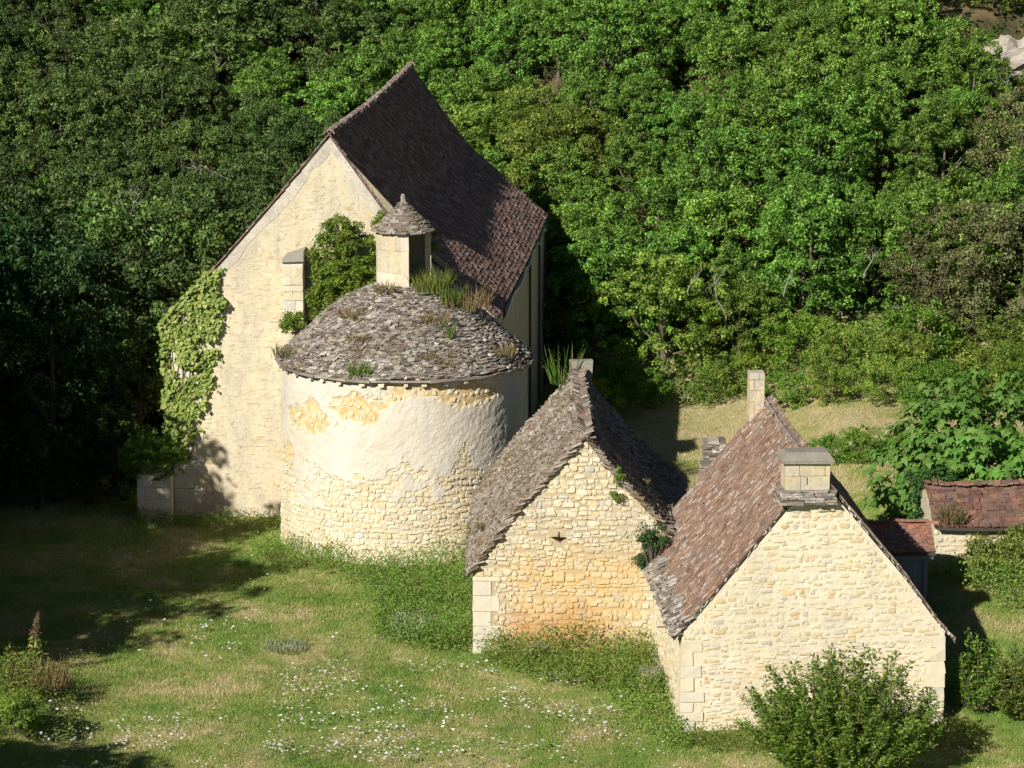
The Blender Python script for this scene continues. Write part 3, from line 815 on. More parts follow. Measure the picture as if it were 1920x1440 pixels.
wallT['label'] = 'cracked pale plaster fallen away over rubble at the base'
def pl_at(s, z):
    a = int((s + math.pi) / (2 * math.pi) * nphi) % nphi; b = int(np.clip((z + 0.5) / (TE + 0.65) * nz, 0, nz - 1)); return pl[b, a], och[b, a]
def inT(s, z, a, b):
    sp = s / 4.1
    if abs(sp) > 2.0: return False
    p, o = pl_at(sp, z)
    if o > 0.4 and z > 3: return rng.random() < 0.12
    return p < 0.5 and z < 3.9
st = lay_stones(inT, -8, 8, -0.2, 5.9, (0.08, 0.19), (0.11, 0.34), gap=0.010, wob=0.045)
P = stone_verts(st, lambda s, z, d: tmap(s / 4.1, z, d), (0.012, 0.042), 0.85)
size = np.array([np.ptp(q[:, 0]) * np.ptp(q[:, 1]) for q in st]) * (np.abs([q[:, 0].mean() for q in st]) < 5.2)
pieces('rubble_stone', 'rubble_stones', P, STONE, M_STONET, wallT, size)
# domed roof
pd = np.array([(4.17, TE + 0.02), (3.7, TE + 0.5), (2.9, TE + 1.2), (2.2, TE + 1.76), (1.6, TE + 2.12), (0.9, TE + 2.38), (0.0, TE + 2.5)])
facade_l = lambda x, y: (x + 11.51) * 0.08 + (y - 102.35) * 0.997
def ring_slabs(cx, cy, pr, row, wr, t, depth, tilt, jit, lift=0.0, rmin=0.2, amax=3.1416, irreg=0.0, skip=0.0):
    pr = np.array(pr, float); seg = np.linalg.norm(np.diff(pr, axis=0), axis=1); cum = np.concatenate([[0], np.cumsum(seg)])
    P = []; a = 0.0
    while a < cum[-1]:
        r = np.interp(a, cum, pr[:, 0]); z = np.interp(a, cum, pr[:, 1])
        if r < rmin: break
        k = int(np.clip(np.searchsorted(cum, a, 'right'), 1, len(seg))); sl = (pr[k - 1] - pr[k]) / seg[k - 1]
        ang = math.atan2(sl[1], sl[0]) + tilt
        th = -amax + rng.uniform(0, 0.2)
        while th < amax:
            w = rng.uniform(*wr)
            dth = w / max(r, 0.3)
            an = ang + rng.normal(0, jit * 3); ca, sa = math.cos(an), math.sin(an)
            dz = irreg * (vnoise(np.array([[math.sin(th) * 3, math.cos(th) * 3, a]]), 1.0, 5)[0] - 0.5)
            r0 = r + rng.normal(0, jit); z0 = z + lift + dz + rng.normal(0, jit * 0.7); dep = depth * rng.uniform(0.8, 1.15); tt = t * rng.uniform(0.7, 1.35)
            vs = []
            for up in (0, 1):
                for (f, bk) in ((0.01, 0), (0.99, 0), (0.99, 1), (0.01, 1)):
                    R = r0 - ca * dep * bk - sa * tt * up; Z = z0 - sa * dep * bk + ca * tt * up; T = th + dth * f
                    R = max(R, 0.02)
                    vs.append((cx + R * math.sin(T) + rng.normal(0, jit * .6), cy - R * math.cos(T) + rng.normal(0, jit * .6), Z))
            if rng.random() >= skip: P.append(vs)
            th += dth
        a += row * rng.uniform(0.9, 1.1)
    return np.array(P)
nseg = 64
th = np.arange(nseg) * 2 * math.pi / nseg
V = np.concatenate([np.stack([TC[0] + (r - 0.12) * np.sin(th), TC[1] - (r - 0.12) * np.cos(th), np.full(nseg, z - 0.08)], 1) if r > 0.2 else np.array([[TC[0], TC[1], z - 0.08]] * nseg) for r, z in pd])
i = np.arange(len(pd) * nseg).reshape(len(pd), nseg); jn = np.roll(i, -1, 1)
roofT = part('roof', V, np.stack([i[:-1], jn[:-1], jn[1:], i[1:]], -1).reshape(-1, 4), M_DECK, tower)
roofT['label'] = 'low dome of stacked grey limestone slabs with weeds'
P = ring_slabs(TC[0], TC[1], pd, 0.066, (0.07, 0.24), 0.034, 0.26, 0.44, 0.021, irreg=0.16, skip=0.05)
c = centers(P); P = P[facade_l(c[:, 0], c[:, 1]) < 0.1]
pieces('lauze_slab', 'lauze_slabs', P, BOX, M_LAUZE, roofT, near_score(P))
# corbels and eave soffit slab
corb = []
for a in np.arange(-1.5, 1.5, 0.17):
    a2 = a + rng.normal(0, 0.012); r = tr(TE)
    w = rng.uniform(0.16, 0.22); h = rng.uniform(0.14, 0.18)
    cx, cy = TC[0] + (r + 0.02) * math.sin(a2), TC[1] - (r + 0.02) * math.cos(a2)
    corb.append(boxv((cx, cy, TE - 0.25), w * 0.8, 0.30, h * 0.9, a2, 0.012))
for b in corb: part('corbel', b, BOX, M_DRESSED, tower, {'tint': np.full(8, rng.random())})
acc = []
a = -1.7
while a < 1.7:
    w = rng.uniform(0.12, 0.22); am = a + w / 2; r = tr(TE)
    acc.append(boxv((TC[0] + (r + 0.06) * math.sin(am), TC[1] - (r + 0.06) * math.cos(am), TE - 0.10), w * 4.25, 0.36 + rng.uniform(-.06, .10), 0.06, am, 0.014)); a += w
for b in acc: part('eave_stone', b, BOX, M_LAUZE, tower, {'tint': np.full(8, rng.random())})
# lantern: drum open to the front right, conical slab roof, finial
LZ0, LZ1, LR = TE + 2.25, 10.3, 0.9
lant = part('lantern', *tube([(TC[0], TC[1], LZ0 - 0.2), (TC[0], TC[1], LZ0 + 0.05)], 0.92, 24), M_DRESSED, tower)
def arc_wall(a0, a1, z0, z1, r0, r1, n):
    aa = np.linspace(a0, a1, n); V = []
    for z in (z0, z1):
        for r in (r0, r1): V.append(np.stack([TC[0] + r * np.sin(aa), TC[1] - r * np.cos(aa), np.full(n, z)], 1))
    V = np.concatenate(V); F = []
    for k in range(n - 1):
        F += [[n + k, n + k + 1, 3 * n + k + 1, 3 * n + k], [k + 1, k, 2 * n + k, 2 * n + k + 1], [2 * n + k, 3 * n + k, 3 * n + k + 1, 2 * n + k + 1], [k, k + 1, n + k + 1, n + k]]
    F += [[0, n, 3 * n, 2 * n], [n - 1, 3 * n - 1, 4 * n - 1, 2 * n - 1][::1]]
    return V, np.array(F)
zs = [LZ0, LZ0 + 0.62, LZ0 + 1.35, LZ1]
for k in range(3):
    aa = [-3.0, -2.2, -1.35, -0.55, 0.16] if k % 2 else [-3.0, -1.9, -1.0, -0.25, 0.16]
    for a0, a1 in zip(aa[:-1], aa[1:]):
        part('drum_stone', *arc_wall(a0 + 0.004, a1 - 0.004, zs[k] + 0.004, zs[k + 1] - 0.004, 0.70, LR, 9), M_CHIM if k else M_DRESSED, lant, {'tint': np.full(36, rng.random())}, smooth=False)
for (a0, a1) in ((1.62, 2.3), (2.3, 3.28)):
    for k in range(3): part('drum_stone', *arc_wall(a0, a1 - 0.004, zs[k] + 0.004, zs[k + 1] - 0.004, 0.70, LR, 9), M_CHIM, lant, {'tint': np.full(36, rng.random())})
for k in range(3):                                                    # radial front pier
    part('pier_stone', boxv((TC[0] + 0.07, TC[1] - 0.66, zs[k] + 0.003), 0.26, 0.5, zs[k + 1] - zs[k] - 0.006, 0.0, 0.004), BOX, M_DRESSED, lant, {'tint': np.full(8, 0.2 + 0.2 * rng.random())})
part('sill_stone', boxv((TC[0] + 0.45, TC[1] - 0.45, LZ0), 0.8, 0.5, 0.28, 0.78, 0.01), BOX, M_GREYSTONE, lant, {'tint': np.full(8, 0.3)})
pc = [(1.03, LZ1 - 0.04), (0.80, LZ1 + 0.18), (0.52, LZ1 + 0.46), (0.27, LZ1 + 0.70), (0.12, LZ1 + 0.86)]
th = np.arange(24) * 2 * math.pi / 24
V = np.concatenate([np.stack([TC[0] + (r - 0.06) * np.sin(th), TC[1] - (r - 0.06) * np.cos(th), np.full(24, z - 0.02)], 1) for r, z in pc])
i = np.arange(len(pc) * 24).reshape(len(pc), 24); jn = np.roll(i, -1, 1)
lroof = part('lantern_roof', V, [np.stack([i[:-1], jn[:-1], jn[1:], i[1:]], -1).reshape(-1, 4), i[0:1, ::-1]], M_DECK, tower)
P = ring_slabs(TC[0], TC[1], pc, 0.058, (0.08, 0.22), 0.036, 0.22, 0.42, 0.014, rmin=0.06)
pieces('lauze_slab', 'lauze_slabs', P, BOX, M_LAUZE, lroof, near_score(P), 240)
V, Fq = tube([(TC[0], TC[1], LZ1 + 0.74), (TC[0] + 0.01, TC[1], LZ1 + 0.92), (TC[0] - 0.01, TC[1], LZ1 + 1.06), (TC[0], TC[1], LZ1 + 1.16)], [0.15, 0.10, 0.085, 0.06], 7)
part('finial', V, [Fq, np.array([[21, 22, 23, 24, 25, 26, 27]])], M_GREYSTONE, lroof, {'tint': np.full(len(V), 0.9)})

# ================================================================== chapel
rng = np.random.default_rng(103)
FC = Frame((-11.51, 102.35), 0.08)
RSC, LC = 5.46, 24.0
PLC = [(0, 13.16), (2.16, 10.62), (3.9, 8.66), (5.85, 6.55)]
PRC = [(0, 13.16), (2.3, 9.96), (5.62, 7.06)]
chap = thing('chapel', 'tall chapel with steep dark brown tiled roof and pale rubble gable behind the round tower', 'chapel', FC.P(5.5, 12, 0))
ol = [(0, -0.6), (11, -0.6), (11, 7.0), (RSC + 2.3, 9.78), (RSC + 1.0, 11.6), (RSC, 12.98), (RSC - 2.16, 10.44), (RSC - 3.9, 8.48), (0, 6.8)]
V, Fc = gable_body(FC, ol, LC)
wallC = part('wall', V, Fc, M_MORTC, chap)
wallC['label'] = 'pale weathered rubble gable wall'
def inC(s, z, a, b):
    if s - a < 0.75 and z < 2.0: return False
    return s - a > 0.05 and s + a < 10.95 and z + b < min(gable_z(RSC, PLC, PRC, s - a, 0.75), gable_z(RSC, PLC, PRC, s + a, 0.75)) + (0.35 if (math.sin(s * 5) * math.sin(z * 3) > 0.75) else 0) and not (s > 5 and z < 5)
st = lay_stones(inC, 0, 11, -0.1, 12.6, (0.07, 0.2), (0.12, 0.42), gap=0.03, skip=0.05, wob=0.05)
P = stone_verts(st, lambda s, z, d: FC.P(s, -d, z), (-0.03, 0.014), 0.85)
size = np.array([np.ptp(q[:, 0]) * np.ptp(q[:, 1]) for q in st])
pieces('rubble_stone', 'rubble_stones', P, STONE, M_STONEC, wallC, size)
quoins = []; qz, qi = -0.1, 0
while qz < 6.0:
    h = rng.uniform(0.4, 0.6); w = 1.0 if qi % 2 else 0.6
    quoins.append(fbox(FC, -0.03, w, -0.03, 0.5, qz, qz + h - 0.012, 0.006)); qz += h; qi += 1
pieces('quoin_stone', 'quoin_stones', np.array(quoins), BOX, M_DRESSED, wallC, np.ones(len(quoins)))
# smooth mortar bands along the rakes
acc = Acc()
for (pr, sd) in ((PLC, -1), (PRC, 1)):
    ds = np.linspace(0.0, pr[-1][0] - 0.1, 60)
    for k in range(59):
        da, db = ds[k], ds[k + 1]; wa = 0.25 + 0.6 * fbm(np.array([[da * 1.6, sd * 9.0, 0]]), 1.0, 3)[0]; wb = 0.25 + 0.6 * fbm(np.array([[db * 1.6, sd * 9.0, 0]]), 1.0, 3)[0]
        za, zb = prof_at(pr, da) - 0.03, prof_at(pr, db) - 0.03
        q = np.array([[da, -0.012, za - wa], [db, -0.012, zb - wb], [db, 0.02, zb - wb], [da, 0.02, za - wa], [da, -0.03, za], [db, -0.03, zb], [db, 0.02, zb], [da, 0.02, za]])
        acc.add(FC.P(RSC + sd * q[:, 0], q[:, 1], q[:, 2]), BOX)
V, Fq, at = acc.get()
g = G('rake_render'); rn = g.noise(1.3, 5, 0.7); rf = g.noise(12, 4, 0.6)
c = g.mix(g.ramp(rn, [(0.35, 0), (0.6, 1)]), (0.36, 0.33, 0.28), (0.54, 0.49, 0.40)); c = g.mix(g.math('MULTIPLY', g.ramp(rf, [(0.45, 0), (0.65, 1)]), 0.5), c, (0.28, 0.25, 0.21))
part('rake_render', V, Fq, g.done(c, 0.95, g.bump(rf, 0.4, 0.02), 0.1), wallC)
zco = lambda l: -0.14 * np.sin(np.clip(np.asarray(l, float) / LC, 0, 1) * math.pi)
roofC = part('roof', *deck(FC, RSC, PLC, -1, -0.05, LC + 0.1, zco), M_DECK, chap)
roofC['label'] = 'steep dark brown tiled roof flaring out at the eaves'
part('roof_slope', *deck(FC, RSC, PRC, 1, -0.05, LC + 0.1, zco), M_DECK, roofC)
Pr = slope_slabs(FC, RSC, PRC, 1, -0.1, LC + 0.12, 0.165, (0.15, 0.2), 0.028, 0.24, 0.09, 0.009, 0.0, zoff=zco)
Pl = slope_slabs(FC, RSC, PLC, -1, -0.1, LC + 0.12, 0.3, (0.3, 0.4), 0.03, 0.42, 0.08, 0.010, 0.0, zoff=zco)
Pa = np.concatenate([Pr, Pl]); c = centers(Pa)
lit = (np.arange(len(Pa)) < len(Pr)) & (c[:, 2] < 9.6) & (c[:, 1] > 108)
pieces('roof_tile', 'roof_tiles', Pa, BOX, M_TILEC, roofC, near_score(Pa, lit))
P, pat = ridge_tiles(FC, RSC, 13.22, -0.1, LC + 0.1, 0.42, 0.17, zco)
pieces('ridge_tile', 'ridge_tiles', P, pat, M_RIDGE, roofC, np.ones(len(P)))
# strip of blue sheeting with a ragged white edge under the right eave
n = 60; ls = np.linspace(3, LC, n)
up = FC.P(RSC + 5.60, ls, 6.86 + zco(ls)); lo = FC.P(np.full(n, 11.06), ls, 6.42 + 0.35 * vnoise(np.stack([ls, 0 * ls, 0 * ls], 1), 0.8))
lo2 = lo - np.stack([0 * ls, 0 * ls, 0.05 + 0.05 * rng.random(n)], 1)
i = np.arange(n - 1)
tarp = part('eave_sheeting', np.concatenate([up, lo]), np.stack([i, i + 1, n + i + 1, n + i], 1), M_TARP, chap)
part('sheeting_edge', np.concatenate([lo, lo2]), np.stack([i, i + 1, n + i + 1, n + i], 1), M_TARPW, tarp)
for l in (14.5, 19.5, 22.8): part('drain_pipe', *tube([FC.P(11.08, l, 0.2), FC.P(11.08, l, 6.5)], 0.05, 6), M_IRON, chap)
# stub of wall with sloping cap stone left of the dome
pier = thing('wall_pier', 'narrow pale masonry pier with grey sloping cap stone left of the domed roof', 'pier', (-7.3, 101.2, 5.0))
def pbox(x0, x1, y0, y1, z0, z1, j=0.008): return boxv(((x0 + x1) / 2, (y0 + y1) / 2, z0), x1 - x0, y1 - y0, z1 - z0, 0, j)
z = 5.2
while z < 8.95:
    h = rng.uniform(0.18, 0.34); h = min(h, 9.0 - z); m_ = rng.uniform(-7.4, -7.15)
    for a, b in (((-7.62, m_), (m_, -6.96)) if rng.random() < 0.6 else ((-7.62, -6.96),)):
        part('pier_stone', pbox(a + .004, b - .004, 100.9, 102.3, z + .003, z + h - .006, 0.007), BOX, M_STONET, pier, {'tint': np.full(8, rng.random())})
    z += h
q = boxv((-7.29, 101.55, 9.0), 0.76, 1.5, 0.28, 0, 0.012); q[[4, 7], 2] -= 0.16; q[[4, 7], 0] += 0.12; q[5:7, 2] += 0.06
part('cap_stone', q, BOX, M_GREYSTONE, pier, {'tint': np.full(8, 0.6)})
# low ashlar annex at the left foot
annex = thing('low_wall_stub', 'low ashlar wall stub in shade at left foot of the chapel', 'wall', (-12.2, 102.0, 0))
part('core', pbox(-12.68, -11.56, 101.55, 103.4, -0.2, 1.55), BOX, M_MORTC, annex)
for r_ in range(4):
    z = -0.1 + r_ * 0.42; xs = [-12.72, -12.2, -11.55] if r_ % 2 else [-12.72, -12.45, -11.95, -11.55]
    for a, b in zip(xs[:-1], xs[1:]): part('ashlar_block', pbox(a + .006, b - .006, 101.5, 101.9, z, z + 0.41, 0.006), BOX, M_DRESSED, annex, {'tint': np.full(8, rng.random())})

# ================================================================== outbuildings on the right
rng = np.random.default_rng(104)
FS = Frame((10.35, 85.4), -0.03)
shed = thing('lean_to_shed', 'little shed with lichen spotted red tiles and grey boards behind the cottage', 'shed', FS.P(1, 1, 1.2))
part('board_wall', fbox(FS, 0.1, 1.5, 0.18, 1.9, 0.6, 2.92), BOX, M_DARK, shed)
for k in range(9): part('board', fbox(FS, 0.1 + k * 0.155, 0.1 + k * 0.155 + 0.148, 0.135, 0.178, 0.7, 2.90, 0.002), BOX, M_WOOD, shed)
part('post', fbox(FS, 1.48, 1.6, 0.08, 0.2, 0.6, 2.92), BOX, M_WOOD, shed)
part('lintel', fbox(FS, 0.0, 1.75, 0.06, 0.134, 2.78, 2.92), BOX, M_WOOD, shed)
PS = [(0, 3.62), (1.15, 3.02)]
fs2 = Frame((0, 0), 0); fs2.o = FS.P(0, 1.15, 0); fs2.a = FS.e; fs2.e = -FS.a
rfs = part('roof', *deck(fs2, 0, PS, 1, -0.3, 1.8), M_DECK, shed)
part('roof_slope', *deck(fs2, 0, PS, -1, -0.3, 1.8), M_DECK, rfs)
Pr = np.concatenate([slope_slabs(fs2, 0, PS, 1, -0.3, 1.82, 0.125, (0.16, 0.2), 0.022, 0.2, 0.08, 0.008, 0.0), slope_slabs(fs2, 0, PS, -1, -0.3, 1.82, 0.125, (0.16, 0.2), 0.022, 0.2, 0.08, 0.008, 0.0)])
pieces('roof_tile', 'roof_tiles', Pr, BOX, M_TILER, rfs, near_score(Pr))
P, pat = ridge_tiles(fs2, 0, 3.64, -0.3, 1.7, 0.33, 0.09); pieces('ridge_tile', 'ridge_tiles', P, pat, M_TILER, rfs, np.ones(len(P)))

FR = Frame((12.55, 89.0), -0.02)
ruin = thing('ruined_outbuilding', 'half overgrown outbuilding with sagging brown roof tiles and pale broken gable under fig tree', 'outbuilding', FR.P(2.5, 1.5, 1.3))
rw = part('wall', fbox(FR, 0.05, 5.5, 0.05, 3.2, 0.6, 2.78), BOX, M_WHITEWALL, ruin)
V, Fc = gable_body(Frame(FR.P(0.3, 0.0, 0)[:2], -0.02 - math.pi / 2), [(0, 2.9), (3.2, 2.9), (3.2, 3.1), (1.7, 3.66), (0, 2.98)], 0.3)
part('end_gable', V, Fc, M_WHITEWALL, rw)
st = lay_stones(lambda s, z, a, b: s - a > 0 and s + a < 5.4 and z + b < 3.02 - 0.3 * max(0, math.sin(s * 4)), 0, 5.4, 0.7, 3.0, (0.12, 0.24), (0.18, 0.45), gap=0.04)
P = stone_verts(st, lambda s, z, d: FR.P(s, 0.05 - d, z), (0.0, 0.04), 0.82)
pieces('rubble_stone', 'rubble_stones', P, STONE, M_STONE2, rw, -np.abs(centers(P)[:, 0] - 12.7), 120)
fr2 = Frame((0, 0), 0); fr2.o = FR.P(0, 1.7, 0); fr2.a = FR.e; fr2.e = -FR.a
PRR = [(0, 3.78), (1.9, 2.95)]
zro = lambda l: -0.05 * np.sin(np.asarray(l, float) * 1.1)
rfr = part('roof', *deck(fr2, 0, PRR, 1, 0.1, 5.6, zro), M_DECK, ruin)
part('roof_slope', *deck(fr2, 0, PRR, -1, 0.1, 5.6, zro), M_DECK, rfr)
Pr = np.concatenate([slope_slabs(fr2, 0, PRR, s_, 0.0, 5.6, 0.2, (0.16, 0.22), 0.045, 0.3, 0.10, 0.02, 0.0, zoff=zro) for s_ in (1, -1)])
pieces('roof_tile', 'roof_tiles', Pr, BOX, M_TILEB, rfr, near_score(Pr))

# dry-stone gate pillar with a stub of wall, in the field behind the cottage
gp = thing('stone_gate_pillar', 'grey dry stone pillar with stub of wall in the field behind the cottage', 'pillar', (6.95, 104, 0))
z = -0.1
while z < 2.25:
    h = rng.uniform(0.06, 0.12)
    m1_ = rng.uniform(6.78, 6.95)
    for (a, b) in ((6.62, m1_), (m1_, 7.16), (7.16, 7.42)):
        part('dry_stone', pbox(a, b, 103.7, 104.5, z, z + h - 0.006, 0.018), BOX, M_LAUZE, gp, {'tint': np.full(8, rng.random())})
    if z < 1.5:
        for k in range(4): part('dry_stone', pbox(6.5 - k * 0.03, 6.98, 103.3 - k * 0.5, 103.72 - k * 0.5, z - k * 0.2, z - k * 0.2 + h - .006, 0.02), BOX, M_LAUZE, gp, {'tint': np.full(8, rng.random())})
    z += h
# low kerb of pale stones along the field edge
kerb = thing('field_edge_wall', 'low row of pale stones edging the dry field behind the cottage', 'wall', (12.0, 107.0, 1.4))
x = 10.6
while x < 13.0:
    w = rng.uniform(0.25, 0.6); part('stone', boxv((x + w / 2, 107.0 + rng.normal(0, 0.1), float(height(x, 107.0)) - 0.08), w * 0.95, 0.35, rng.uniform(0.2, 0.38), rng.normal(0, 0.1), 0.03), BOX, M_DRESSED, kerb, {'tint': np.full(8, rng.random())}); x += w
# stone bench slab at the cottage wall
bench = thing('stone_bench', 'mossy white stone slab bench against the left cottage wall', 'bench', (3.75, 81.9, 0))
q = boxv((3.82, 81.9, 0.42), 0.62, 0.55, 0.2, -0.06, 0.02); part('slab', q, BOX, M_GREYSTONE, bench, {'tint': np.full(8, 0.95)})
for dx in (-0.2, 0.2): part('support', boxv((3.82 + dx, 81.9, -0.1), 0.16, 0.4, 0.515, 0, 0.015), BOX, M_DRESSED, bench, {'tint': np.full(8, 0.3)})

# ================================================================== trees of the hillside
rng = np.random.default_rng(105)
def proto_tree(rx, rz, zc, ncl, rc, per, L, W, mat, r_tr, h, up=0.35, bark=M_BARK):
    cs, rs = crown_shape(rx, rz, zc, ncl, rc)
    V, Fq = clump_cloud(cs, rs, per, L, W, up)
    cr = make_mesh('crown', V, Fq, {'tint': CLUMP_TINT}); cr.materials.append(mat)
    V, Fq, at = trunk_limbs(h, r_tr, zc, rx)
    tk = make_mesh('trunk', V, Fq); tk.materials.append(bark)
    return tk, cr
OAKS = [proto_tree(rng.uniform(1.7, 2.1), rng.uniform(1.7, 2.3), 2.3, 230, 0.25, 72, 0.125, 0.075, M_OAK, 0.09, 4.3, 0.15) for _ in range(7)]
OLIVES = [proto_tree(rng.uniform(1.8, 2.1), rng.uniform(1.8, 2.3), 2.4, 240, 0.24, 72, 0.115, 0.065, M_OLIVE, 0.09, 4.4, 0.15) for _ in range(3)]
YOAKS = [proto_tree(1.9, 1.8, 2.1, 230, 0.24, 72, 0.12, 0.065, M_OAKY, 0.08, 3.8, 0.15) for _ in range(2)]
HOLMS = [proto_tree(2.0, 2.2, 2.4, 250, 0.24, 80, 0.095, 0.055, M_HOLM, 0.12, 4.5, 0.15) for _ in range(2)]
DARKS = [proto_tree(1.9, 2.2, 2.4, 260, 0.28, 75, 0.12, 0.07, M_DARKLEAF, 0.12, 4.5, 0.15) for _ in range(2)]
BUSHES = [proto_tree(1.5, 1.05, 0.95, 130, 0.22, 60, 0.12, 0.06, M_SHRUB, 0.05, 1.9, 0.15) for _ in range(3)]
YBUSH = [proto_tree(1.5, 1.1, 0.95, 130, 0.22, 60, 0.11, 0.055, M_OAKY, 0.05, 1.9, 0.15) for _ in range(2)]

def plant_tree(name, label, cat, group, x, y, z, sc_, pr, sz=1.0, rot=None):
    t = bpy.data.objects.new(name, None); t.empty_display_size = 0.3; COL.objects.link(t)
    t.location = (x, y, z); t.rotation_euler = (0, 0, rng.uniform(0, 6.28) if rot is None else rot); t.scale = (sc_, sc_, sc_ * sz)
    t['label'] = label; t['category'] = cat
    if group: t['group'] = group
    for nm, me in (('trunk', pr[0]), ('crown', pr[1])):
        o = bpy.data.objects.new(nm, me); COL.objects.link(o); o.parent = t
    return t

def zone(x, y):
    px_ = 960 + 5760 * x / (y * 0.98)
    a = ['at the far left edge', 'in the left corner', 'well left of the chapel', 'just left of the chapel peak', 'behind the chapel peak', 'right beside the chapel roof', 'straight above the barn', 'above the thin rear chimney', 'above the square chimney', 'below the pale rocks', 'at the far right edge'][int(np.clip(px_ / 175, 0, 10))]
    h_ = ['at the foot of', 'low on', 'midway up', 'high on', 'at the top of', 'beyond the top of'][int(np.clip((y - 122) / 6.0, 0, 5))]
    return a, h_
def sized(s_): return 'small' if s_ < 0.9 else 'broad' if s_ > 1.12 else 'rounded'
y = 122.5
row = 0
while y < 172:
    hw = y / 5.9 + 5.5
    x = -hw + (row % 2) * 1.5
    while x < hw:
        px, py = x + rng.normal(0, 0.55), y + rng.normal(0, 0.5)
        foot = 122.0 + 7.0 * float(smooth01(5, -1, px))
        ok = py > foot + 0.3
        if 18.2 < px < 28 and 133.5 < py < 146 and py > 133.5 + (22.0 - px) * 1.7: ok = False          # rocky clearing
        if 17.5 < px < 20.0 and 147 < py < 149.5: ok = False
        if ok:
            zn, hl = zone(px, py)
            hz = float(height(px, py)) - 0.1
            v = vnoise(np.array([[px, py, 0]]), 0.12, 3)[0] + rng.normal(0, 0.12)
            s_ = rng.uniform(0.72, 1.25)
            if px < -8 and v > 0.42:
                plant_tree('holm_oak', f'{sized(s_)} olive green oak {hl} the slope {zn}', 'tree', 'holm oaks on the wooded slope', px, py, hz, s_ * 1.1, OLIVES[rng.integers(3)])
            elif v > 0.84:
                plant_tree('yellowing_oak', f'{sized(s_)} yellowish oak {hl} the slope {zn}', 'tree', 'yellowish oaks on the wooded slope', px, py, hz, s_, YOAKS[rng.integers(2)])
            else:
                plant_tree('oak_tree', f'{sized(s_)} bright green oak {hl} the slope {zn}', 'tree', 'green oaks on the wooded slope', px, py, hz, s_, OAKS[rng.integers(7)])
        x += 2.8 * rng.uniform(0.85, 1.15)
    y += 2.6; row += 1

# wood on the flat ground left of the chapel, and the tall trees just left of the view that shade it
for i, (x, y, s_, k, lab) in enumerate([
    (-13.6, 110, 1.25, 2, 'olive green oak catching the sun beside the ivy'), (-16.5, 106.5, 1.5, 1, 'dark tree nearest the meadow in the shaded wood'), (-14.8, 114, 1.7, 0, 'dull green oak behind the sunlit olive oak left of the chapel'),
    (-11.8, 116, 1.5, 2, 'olive oak close behind the left roof edge of the chapel'), (-18.2, 111, 1.8, 1, 'dark tree at the left edge of the shaded wood'), (-17.0, 118, 1.9, 0, 'tall dull green oak in the middle of the shaded wood'),
    (-13.2, 121, 1.8, 0, 'tall dull green oak above the left roof slope of the chapel'), (-20.5, 116, 1.9, 1, 'dark tree at left edge behind the first row of the wood'), (-10.6, 124.5, 1.7, 2, 'olive oak highest beside the chapel gable'),
    (-16.5, 124.5, 1.8, 0, 'dull green oak at the back of the shaded wood'), (-20, 122, 1.9, 2, 'olive oak at the back left of the shaded wood'), (-19.5, 104, 1.5, 1, 'dark tree at the left edge just above the shaded meadow'),
    (-23.5, 110, 1.9, 1, 'dark tree outermost left of the shaded wood'), (-24.5, 119, 2.0, 0, 'dull green oak outermost left at the back of the wood'), (-13.9, 105.2, 0.7, 1, 'low dark shrubby tree left of the low wall stub'), (-16.2, 103.4, 0.6, 1, 'low dark shrubby tree at the edge of the shaded meadow')]):
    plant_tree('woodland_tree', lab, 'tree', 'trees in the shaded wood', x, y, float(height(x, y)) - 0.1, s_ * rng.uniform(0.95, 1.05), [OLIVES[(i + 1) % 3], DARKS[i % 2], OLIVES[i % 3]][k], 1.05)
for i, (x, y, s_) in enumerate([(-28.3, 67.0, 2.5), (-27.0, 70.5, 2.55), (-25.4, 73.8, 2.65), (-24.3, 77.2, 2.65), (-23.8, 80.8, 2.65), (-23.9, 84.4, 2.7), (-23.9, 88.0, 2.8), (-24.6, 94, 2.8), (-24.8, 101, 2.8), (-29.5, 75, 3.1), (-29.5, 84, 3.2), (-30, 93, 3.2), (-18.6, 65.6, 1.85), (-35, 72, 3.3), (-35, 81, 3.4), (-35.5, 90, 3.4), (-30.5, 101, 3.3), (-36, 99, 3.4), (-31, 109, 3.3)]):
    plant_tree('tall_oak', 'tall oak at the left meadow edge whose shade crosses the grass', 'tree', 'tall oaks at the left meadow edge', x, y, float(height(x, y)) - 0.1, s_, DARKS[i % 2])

# larger trees and bushes at the edge of the field behind the cottage
def tr_(name, label, x, y, s_, pr, sz=1.0, cat='tree', dz=0.0): return plant_tree(name, label, cat, None, x, y, float(height(x, y)) - 0.1 + dz, s_, pr, sz)
tr_('yellowish_tree', 'broad yellowish green tree at the field edge beside the chapel shadow', 6.2, 122.6, 1.28, YOAKS[0], 1.0)
tr_('yellowish_tree', 'rounded yellow green tree low behind the rear chimney of the cottage', 9.2, 122.8, 1.05, YOAKS[1], 0.95)
tr_('green_tree', 'bright green tree in half shade right behind the chapel end', 3.4, 124.6, 1.25, OAKS[2])
tr_('green_tree', 'dark green tree above the dead grey bush', 12.2, 124.0, 1.25, OAKS[3])
tr_('holm_oak', 'large olive grey holm oak at right edge above the fig tree', 20.3, 121.2, 1.5, HOLMS[0], 0.95)
tr_('holm_oak', 'smaller olive grey holm oak beside the large one at right edge', 17.6, 122.6, 1.15, HOLMS[1], 1.0)
tr_('holm_oak', 'olive grey holm oak highest at the right edge of the slope', 21.6, 129.5, 1.25, HOLMS[1], 1.0)
